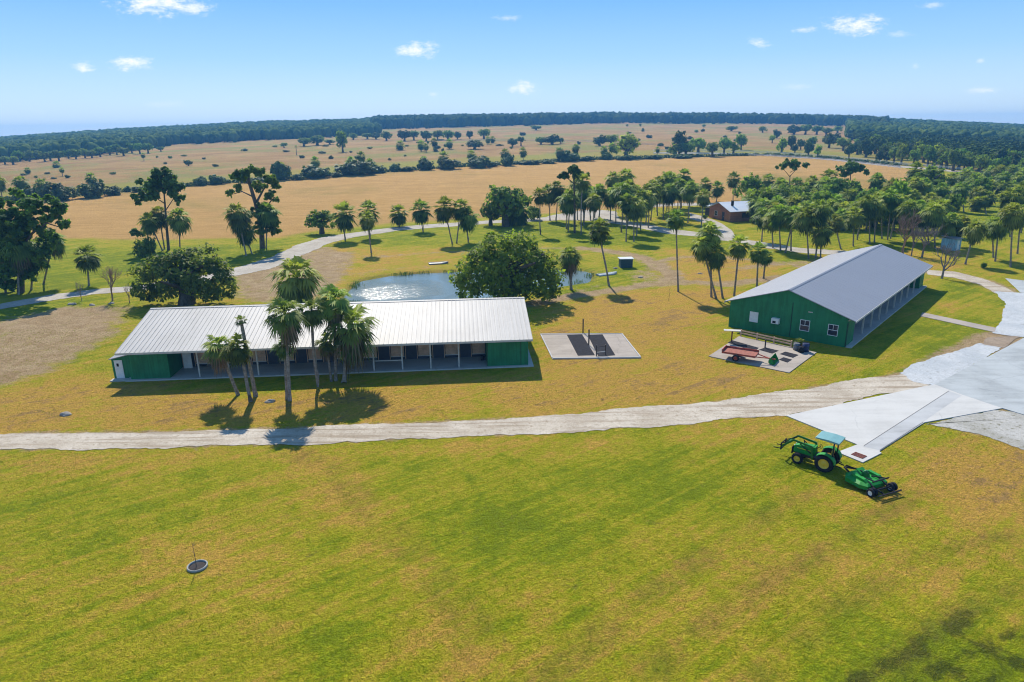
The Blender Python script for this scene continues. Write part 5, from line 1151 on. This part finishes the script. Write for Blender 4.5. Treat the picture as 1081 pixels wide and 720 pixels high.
# the near side is +y when the nose points left in the photo
for s in(-1,1):
    wheel(T,(0,s*.64,RRr),RRr,.36,M['jdy'],lug=18); wheel(T,(wb,s*.58,FR),FR,.24,M['jdy'],lug=14)
    fm=MB(); n=8; vs=[]
    for i in range(n+1):
        a=R(10+i*16); vs+=[(-math.cos(a)*.70*1,s*.46,.62+math.sin(a)*.68),(-math.cos(a)*.70,s*.84,.62+math.sin(a)*.68)]
    vs2=[(v[0]*.95,v[1],v[2]-.04) for v in vs]; k=len(vs)
    fm.add(vs+vs2,[(2*i,2*i+1,2*i+3,2*i+2) for i in range(n)]+[(k+2*i+2,k+2*i+3,k+2*i+1,k+2*i) for i in range(n)]+[(2*i,2*i+2,k+2*i+2,k+2*i) for i in range(n)]+[(2*i+1,k+2*i+1,k+2*i+3,2*i+3) for i in range(n)]); fm.build('fender',M['jdg'],T)
mb=MB(); mb.rng((-.45,-.26,.42),(1.0,.26,.72)); mb.rng((1.0,-.2,.42),(2.05,.2,.66)); mb.tube([(0,-.55,RRr),(0,.55,RRr)],.12,10); mb.tube([(wb,-.5,FR),(wb,.5,FR)],.07,10); mb.rng((wb-.1,-.1,.3),(wb+.1,.1,.5)); mb.build('chassis',M['pipe'],T)
hd=MB(); hp=[(.78,.66),(2.12,.66),(2.18,.78),(2.12,1.12),(1.9,1.2),(.78,1.34)]
hd.extrude_xz(hp,-.27,.27); hd.extrude_xz([(.9,1.25),(1.88,1.15),(1.85,1.22),(.9,1.36)],-.2,.2); ho=hd.build('hood',M['hoodg'],T)
gr_=MB(); gr_.rng((2.165,-.2,.74),(2.19,.2,1.06)); gr_.build('grille',M['black'],ho)
for s in(-1,1): lp=MB(); lp.box((2.155,s*.17,1.1),(.03,.12,.07)); lp.build('headlight',M['white'],ho)
for s in(-1,1): y2=MB(); y2.rng((1.0,s*.272,.98),(1.95,s*.276,1.03)); y2.build('stripe',M['jdy'],ho)
mb=MB(); mb.tube([(1.55,.14,1.2),(1.55,.14,1.62)],.03,8); mb.build('exhaust',M['black'],ho)
mb=MB(); mb.rng((-.35,-.5,.70),(.78,.5,.76)); mb.build('platform',M['pipe'],T)
mb=MB(); mb.rng((-.28,-.24,.86),(.22,.24,.97)); mb.box((-.27,0,1.2),(.1,.46,.5),Matrix.Rotation(R(-8),3,'Y')); mb.rng((-.1,-.1,.76),(.1,.1,.86)); mb.build('seat',M['seat'],T)
mb=MB(); mb.tube([(.75,0,1.2),(.52,0,1.42)],.025,8); 
ring=[(.5+.12*math.cos(a)*.5,.2*math.sin(a),1.42+.12*math.cos(a)) for a in [i*math.pi/8 for i in range(17)]]; mb.tube(ring,.016,6,cap=False); mb.build('steering_wheel',M['black'],T)
for s in(-1,1): mb=MB(); mb.bar((-.42,s*.5,.7),(-.42,s*.5,2.1),.07); mb.build('roll_bar',M['black'],T)
mb=MB(); mb.rng((-.45,-.5,2.04),(-.39,.5,2.1)); mb.bar((-.42,.45,2.08),(.55,.42,2.14),.04); mb.bar((-.42,-.45,2.08),(.55,-.42,2.14),.04); mb.build('canopy_frame',M['black'],T)
mb=MB(); mb.extrude_xz([(-.75,2.14),(.72,2.20),(.78,2.17),(.78,2.22),(.70,2.28),(-.1,2.30),(-.75,2.24)],-.66,.66); mb.build('canopy',M['canopy'],T)
# loader
for s in(-1,1):
    mb=MB(); mb.bar((.85,s*.42,.5),(.95,s*.42,1.42),.10,.14); mb.build('loader_mast',M['dgreen'],T)
    mb=MB(); mb.bar((.93,s*.42,1.40),(2.15,s*.42,1.55),.07,.13); mb.bar((2.15,s*.42,1.56),(2.95,s*.42,.86),.07,.13); mb.build('loader_arm',M['dgreen'],T)
    mb=MB(); mb.tube([(.98,s*.36,.85),(1.75,s*.36,1.38)],.035,8); mb.tube([(2.2,s*.36,1.5),(2.9,s*.36,1.08)],.03,8); mb.build('cylinder',M['black'],T)
mb=MB(); mb.rng((2.5,-.42,1.18),(2.58,.42,1.26)); mb.rng((2.02,-.30,.52),(2.3,-.22,.6)); mb.build('cross_tube',M['dgreen'],T)
mb=MB(); mb.rng((2.93,-.5,.62),(2.98,.5,.70)); mb.rng((2.93,-.5,1.02),(2.98,.5,1.1)); 
for s in(-1,1): mb.rng((2.925,s*.42-.06,.6),(2.985,s*.42+.06,1.12)); mb.bar((2.96,s*.3,.62),(3.5,s*.3,.58),.06,.04)
mb.build('bucket_mount',M['black'],T)
mb=MB(); mb.rng((2.22,-.3,.48),(2.28,.3,.95)); mb.rng((2.05,-.05,.5),(2.22,.05,.6)); mb.build('brush_guard',M['black'],T)
mb=MB(); mb.bar((-.45,.3,.5),(-1.0,.25,.42),.06); mb.bar((-.45,-.3,.5),(-1.0,-.25,.42),.06); mb.bar((-.45,0,.75),(-.9,0,.7),.05); mb.build('hitch',M['black'],T)
# rotary mower
mc=G(912,511); tail=Vector((mc.x,mc.y,0)); hitch=org-ux*1.05; dm_=hitch-tail; mrz=math.atan2(dm_.y,dm_.x)
K=thing('rotary_mower',tail,'green towed rotary mower with small rear wheels behind the tractor','mower',mrz)
deck=MB(); P8=[(-.95,-.85),(-.95,.85),(-.5,1.08),(.55,1.08),(1.0,.55),(1.0,-.55),(.55,-1.08),(-.5,-1.08)]
n=8; vs=[(x,y,.22) for x,y in P8]+[(x,y,.46) for x,y in P8]+[(x*.8,y*.8,.58) for x,y in P8]
fs=[tuple(range(16,24))[::-1]]+[(i,n+i,n+(i+1)%n,(i+1)%n) for i in range(n)]+[(n+i,2*n+i,2*n+(i+1)%n,n+(i+1)%n) for i in range(n)]; deck.add(vs,[tuple(f[::-1]) for f in fs]); deck.build('deck',M['jdg'],K)
for s in(-1,1): mb=MB(); mb.extrude_xz([(-.7,.585),(.5,.585),(.3,.74),(-.5,.74)],s*.62-.12,s*.62+.12); mb.build('spindle_cover',M['jdg'],K)
mb=MB(); mb.box((0,0,.72),(.4,.36,.28),None,0,(.75,.75)); mb.lathe([(.13,.86),(.13,.96),(.0001,.97)],12); mb.build('gearbox',M['dgreen'],K)
mb=MB(); mb.box((.35,-.1,.74),(.5,.6,.05),Matrix.Rotation(R(-25),3,'Y')); mb.box((.2,.55,.72),(.55,.3,.05),Matrix.Rotation(R(-20),3,'Y')); mb.build('driveline_shield',M['jdg'],K)
L_=dm_.length
mb=MB(); mb.bar((.85,.45,.55),(L_-.05,0,.45),.09); mb.bar((.85,-.45,.55),(L_-.05,0,.45),.09); mb.bar((.2,0,.8),(L_-.15,0,.62),.07); mb.build('drawbar',M['black'],K)
mb=MB(); mb.tube([(-1.3,-.95,.34),(-1.3,.95,.34)],.05,8)
for s in(-1,1): mb.bar((-.6,s*.5,.6),(-1.3,s*.55,.36),.09); mb.bar((-.2,s*.3,.62),(-1.1,s*.5,.85),.06)
mb.bar((-1.1,-.7,.85),(-1.1,.7,.85),.07); mb.build('axle_frame',M['black'],K)
for s in(-1,1): wheel(K,(-1.3,s*.72,.27),.27,.18,M['white']); wheel(K,(-1.3,s*.98,.27),.27,.16,M['white'])
mb=MB(); 
for s in(-1,1): mb.bar((-1.3,s*.45,.36),(-1.85,s*.45,.30),.07); 
mb.bar((-1.85,-1.0,.3),(-1.85,1.0,.3),.07); mb.build('rear_guard',M['black'],K)
# ------------------------------------------------------------------ fences
def fence(pts,label,h=1.3,rails=3,gap=3.5,mat='white',sag=0):
    w=[G(*p) for p in pts]; t=thing('rail_fence',w[0],label,'fence'); o0=w[0]; rb_=MB(); pb=MB(); n=0; lens=0
    for i in range(len(w)-1):
        a,b=w[i],w[i+1]; L=(b-a).length; k=max(1,int(L/gap))
        for j in range(k+(1 if i==len(w)-2 else 0)):
            p=a.lerp(b,j/k)-o0; p.z=hzf(p.x+o0.x,p.y+o0.y)-o0.z; pb.rng((p.x-.08,p.y-.08,p.z),(p.x+.08,p.y+.08,p.z+h))
        for r_ in range(rails):
            z=h*(.35+.58*r_/max(1,rails-1)); rb_.bar((a.x-o0.x,a.y-o0.y,a.z-o0.z+z),(b.x-o0.x,b.y-o0.y,b.z-o0.z+z),.05,.15)
    pb.build('posts',M[mat],t)['kind']='stuff'; rb_.build('rails',M[mat],t); return t
fence([(690,159.8),(730,160),(770,160.6),(810,161.8),(845,164),(880,166.6),(915,170.3),(950,174.2),(985,177.2),(1018,180)],'long white rail fence along the far road at right')
fence([(690,162.8),(730,163),(770,163.6),(810,165.3),(845,167.3),(880,170.2),(915,174),(950,178)],'second white rail fence on the near side of the far road')
fence([(460,148.8),(540,148.6),(600,149.3),(640,150.2),(700,154)],'thin pale fence across the pasture beyond the hedgerow',h=1.1,rails=2,gap=6,mat='post')
# ------------------------------------------------------------------ labels by rank
for key,lst in PENDING.items():
    big=len(lst)>22 and key in('grove','backrow','lawn','ridge','past','rfield','pastb')
    rows=[lst]
    if big:
        n=3 if len(lst)>32 else 2; q=sorted(lst,key=lambda e:depth(e[1].location)); k=-(-len(q)//n); rows=[q[i*k:(i+1)*k] for i in range(n)]
    for j,row in enumerate(rows):
        row.sort(key=lambda e:e[0]); a,b=PHR[key][0].split(' from the left ',1)
        pre='' if not big else (('nearest','middle','farthest')[j]+' row, ' if len(rows)==3 else ('nearer','farther')[j]+' row, ')
        for i,(px,o,desc) in enumerate(row): o['label']=(pre+ordinal(i)+' '+a+' from the left '+b)
# ------------------------------------------------------------------ standing grass tufts
M['blade']=foliage_mat('grass_blade',(.22,.27,.010),(.50,.46,.08),trans=.45,rough=.9,spec=0)
rg=np.random.default_rng(5); N=150000
ty=14+64*rg.random(N)**1.15; tx=(rg.random(N)*2-1)*(ty*.80+6)
nz=vnoise(tx*.35,ty*.35,11)*.6+vnoise(tx*1.4,ty*1.4,12)*.4
keep=nz+1.3*(rg.random(N)-.5)>.45
for pts,gw in [([(-120,462),(0,459),(150,456.5),(300,452),(420,447),(520,443),(600,437),(700,429),(780,421),(860,409),(925,398),(962,394),(985,404),(978,409),(905,422.5),(835,438.5),(770,443),(700,450),(600,457),(520,461),(420,464.5),(300,470),(150,473),(0,475.5),(-120,478)],.1),
            ([(829.7,439.4),(978,408),(987,406.5),(1066,365),(1140,326),(1260,420),(1130,450),(1081,438.6),(975.8,446.6),(928,477),(930.5,479),(910.6,489),(884,478),(905,470)],.15),
            ([(975,447.5),(1058,432.5),(1110,443),(1110,486),(1081,474),(1045,461),(1005,453)],0),
            ([(948,394),(962,386),(1000,373),(1034,363),(1060,367),(1140,326),(1100,300),(1050,308),(1048,352),(987,406.7),(966,403)],.2),
            ([(583,379.5),(677,378.5),(657,352.5),(570,353)],.2),([(748,376.5),(780,355.5),(862,372.5),(833,394)],.2),([(196,598.5),(207,592),(221,598),(209,605)],0)]:
    keep&=poly_sdf(tx,ty,[G(*p) for p in pts])<-gw
for o_,L_x,W_y in((st,LL,WB),(rb,LB2,WB2)):
    c_,s_=math.cos(o_.rotation_euler.z),math.sin(o_.rotation_euler.z); ax_=tx-o_.location.x; ay_=ty-o_.location.y; lx=ax_*c_+ay_*s_; ly=-ax_*s_+ay_*c_
    keep&=~((lx>-2.2)&(lx<L_x+.3)&(ly>-.1)&(ly<W_y))
tx,ty=tx[keep],ty[keep]; n0=len(tx); B=3
bx_=np.repeat(tx,B)+rg.normal(0,.05,n0*B); by_=np.repeat(ty,B)+rg.normal(0,.05,n0*B); hh=np.repeat(.025+.055*rg.random(n0)**2.5,B)*(.6+.8*rg.random(n0*B)); an=rg.random(n0*B)*6.283; ln=hh*(.3+.9*rg.random(n0*B))
dx,dy=np.cos(an),np.sin(an); ww=.008+.012*rg.random(n0*B); z0=np.zeros(n0*B)
a1=np.stack([bx_-dy*ww,by_+dx*ww,z0],-1); a2=np.stack([bx_+dy*ww,by_-dx*ww,z0],-1); m1=np.stack([bx_+dx*ln*.45+dy*ww*.8,by_+dy*ln*.45-dx*ww*.8,hh*.65],-1); m2=np.stack([bx_+dx*ln,by_+dy*ln,hh],-1)
vv=np.stack([a1,a2,m1,m2],1).reshape(-1,3); ff=np.arange(len(vv)).reshape(-1,4)
tn=np.clip(np.repeat(vnoise(tx*.25,ty*.25,21)*.9+.35*rg.random(n0)-.1,B),0,1)
tag(link('grass_tufts',np_mesh('grass_tufts',vv,ff,M['blade'],{'tint':np.repeat(tn,4)})),'short grass tufts standing in the lawn','grass',kind='stuff')
pw=[];rp2=random.Random(8)
for i in range(len(POND_W)):
    a,b=POND_W[i],POND_W[(i+1)%len(POND_W)]; n=int((b-a).length*26)
    for k in range(n):
        p=a.lerp(b,rp2.random())
        if float(vnoise(np.array(p.x*.4),np.array(p.y*.4),31))>.55: pw.append((p.x+rp2.gauss(0,.45),p.y+rp2.gauss(0,.45),rp2.uniform(.06,.3)*float(vnoise(np.array(p.x*.9),np.array(p.y*.9),32))+.12))
pw=np.array(pw); n1_=len(pw); an=rg.random(n1_)*6.28; dx,dy=np.cos(an),np.sin(an); ww=.03; hh=pw[:,2]; zb=np.full(n1_,-.35)
a1=np.stack([pw[:,0]-dy*ww,pw[:,1]+dx*ww,zb],-1); a2=np.stack([pw[:,0]+dy*ww,pw[:,1]-dx*ww,zb],-1); m1=np.stack([pw[:,0]+dx*hh*.2+dy*ww,pw[:,1]+dy*hh*.2-dx*ww,hh*.6],-1); m2=np.stack([pw[:,0]+dx*hh*.5,pw[:,1]+dy*hh*.5,hh],-1)
tag(link('pond_weeds',np_mesh('pond_weeds',np.stack([a1,a2,m1,m2],1).reshape(-1,3),np.arange(n1_*4).reshape(-1,4),M['scrub'],{'tint':np.repeat(rg.random(n1_),4)})),'ragged weeds fringing the pond','weeds',kind='stuff')
# ------------------------------------------------------------------ light, sky, air
SAZ,SEL=R(-14),R(43)
S=Vector((math.sin(SAZ)*math.cos(SEL),math.cos(SAZ)*math.cos(SEL),math.sin(SEL)))
sl=bpy.data.lights.new('sun','SUN'); sl.energy=5.0; sl.angle=R(.53); sl.color=(1,.92,.79); so=bpy.data.objects.new('sun',sl); COL.objects.link(so); so.rotation_euler=S.to_track_quat('Z','Y').to_euler()
w=bpy.data.worlds.new('World'); scene.world=w; w.use_nodes=True; t=NT(w.node_tree); bg=w.node_tree.nodes['Background']
sky=t.new('ShaderNodeTexSky',sky_type='NISHITA'); sky.sun_disc=False; sky.sun_elevation=SEL; sky.sun_rotation=SAZ; sky.air_density=1.0; sky.dust_density=.35; sky.ozone_density=3.0; sky.altitude=0
tc=t.new('ShaderNodeTexCoord').outputs['Generated']; sx=t.new('ShaderNodeSeparateXYZ'); t.put(sx.inputs[0],tc)
rp=t.new('ShaderNodeValToRGB'); t.put(rp.inputs[0],sx.outputs[2]); cr=rp.color_ramp
cr.elements[0].position=0.0; cr.elements[0].color=(.74,.87,1,1); cr.elements[1].position=1.0; cr.elements[1].color=(.12,.26,.55,1)
for p,c in((.04,(.58,.80,1,1)),(.09,(.36,.65,1,1)),(.155,(.19,.49,.98,1)),(.26,(.15,.38,.82,1)),(.55,(.12,.30,.63,1))):
    e=cr.elements.new(p); e.color=c
hs_=t.new('ShaderNodeMix',data_type='RGBA',blend_type='MULTIPLY'); hs_.inputs[0].default_value=1; t.put(hs_.inputs[6],rp.outputs[0]); hs_.inputs[7].default_value=(8.6,8.6,8.6,1)
mz=t.new('ShaderNodeMix',data_type='RGBA'); mz.inputs[0].default_value=.12; t.put(mz.inputs[6],hs_.outputs[2]); t.put(mz.inputs[7],sky.outputs[0])
yy=t.math('MAXIMUM',sx.outputs[1],.05); u_=t.math('DIVIDE',sx.outputs[0],yy); v_=t.math('DIVIDE',sx.outputs[2],yy)
nv=t.new('ShaderNodeCombineXYZ'); t.put(nv.inputs[0],t.math('MULTIPLY',u_,1.0)); t.put(nv.inputs[1],t.math('MULTIPLY',v_,2.2))
n1=t.noise(nv.outputs[0],42,7,.62,.3); n2=t.noise(nv.outputs[0],130,5,.65)
wob=t.math('ADD',t.math('MULTIPLY',t.math('SUBTRACT',n1,.5),1.9),t.math('MULTIPLY',t.math('SUBTRACT',n2,.5),.9))
tot=None
for px,py,wx_,wy_,amt in [(168,4,52,13,1),(205,8,24,9,.8),(88,71,14,6.5,.95),(137,66,27,8.5,1),(440,53,27,9,.95),(452,49,13,8,.8),(552,93,20,8,1),(905,26,36,12,1),(897,30,22,10,.6),(802,45,13,6,.75),(847,31,16,4.5,.6),(948,36,18,4,.35),(537,19,16,3.5,.4),(1036,95,26,4,.6),(966,69,6,4,.35),(1035,64,6,3,.4),(840,91,18,4,.3),(457,100,7,4,.4),(175,110,30,5,.2),(985,5,16,4,.5),(40,118,14,2.5,.15)]:
    d=ray(px,py); uc,vc=d[0]/d[1],d[2]/d[1]; su=wx_*1.18/F; sv=wy_*1.22/F
    a=t.math('DIVIDE',t.math('SUBTRACT',u_,uc),su); b=t.math('DIVIDE',t.math('SUBTRACT',v_,vc),sv)
    # flat underside: stretch distance below the centre
    r2=t.math('ADD',t.math('MULTIPLY',a,a),t.math('MULTIPLY',b,b))
    den=t.math('ADD',t.math('SUBTRACT',.75,t.math('SQRT',r2)),wob)
    c=t.math('MULTIPLY',t.ramp(den,-.05,.95),amt)
    tot=c if tot is None else t.math('MAXIMUM',tot,c)
front=t.math('GREATER_THAN',sx.outputs[1],.06); tot=t.math('MULTIPLY',tot,front)
colr=t.mix(tot,mz.outputs[2],(9.0,9.1,9.3,1))
t.put(bg.inputs[0],colr); bg.inputs[1].default_value=.10
# haze
def haze(dens):
    mb=MB(); mb.rng((-3700,-200,-3),(3700,2800,56)); o=MB.build(mb,'haze',None)
    m=bpy.data.materials.new('haze_air'); m.use_nodes=True; nt=m.node_tree; nt.nodes.remove(nt.nodes['Principled BSDF']); v=nt.nodes.new('ShaderNodeVolumePrincipled'); v.inputs['Color'].default_value=(.16,.50,1,1); v.inputs['Density'].default_value=dens; v.inputs['Anisotropy'].default_value=.2
    nt.links.new(v.outputs[0],nt.nodes['Material Output'].inputs['Volume']); o.data.materials.clear(); o.data.materials.append(m); tag(o,'thin bluish air over the whole land','haze',kind='stuff'); return o
haze(.00027)
vs=scene.view_settings; vs.view_transform='Standard'; vs.look='None'; vs.exposure=0.32; vs.gamma=1; vs.use_curve_mapping=False
scene.render.engine='CYCLES'; cy=scene.cycles; cy.use_denoising=True; cy.max_bounces=6; cy.diffuse_bounces=3; cy.glossy_bounces=3; cy.transmission_bounces=3; cy.volume_bounces=0; cy.transparent_max_bounces=6; cy.sample_clamp_indirect=4; cy.filter_width=1.1; cy.use_adaptive_sampling=True; cy.adaptive_threshold=.02
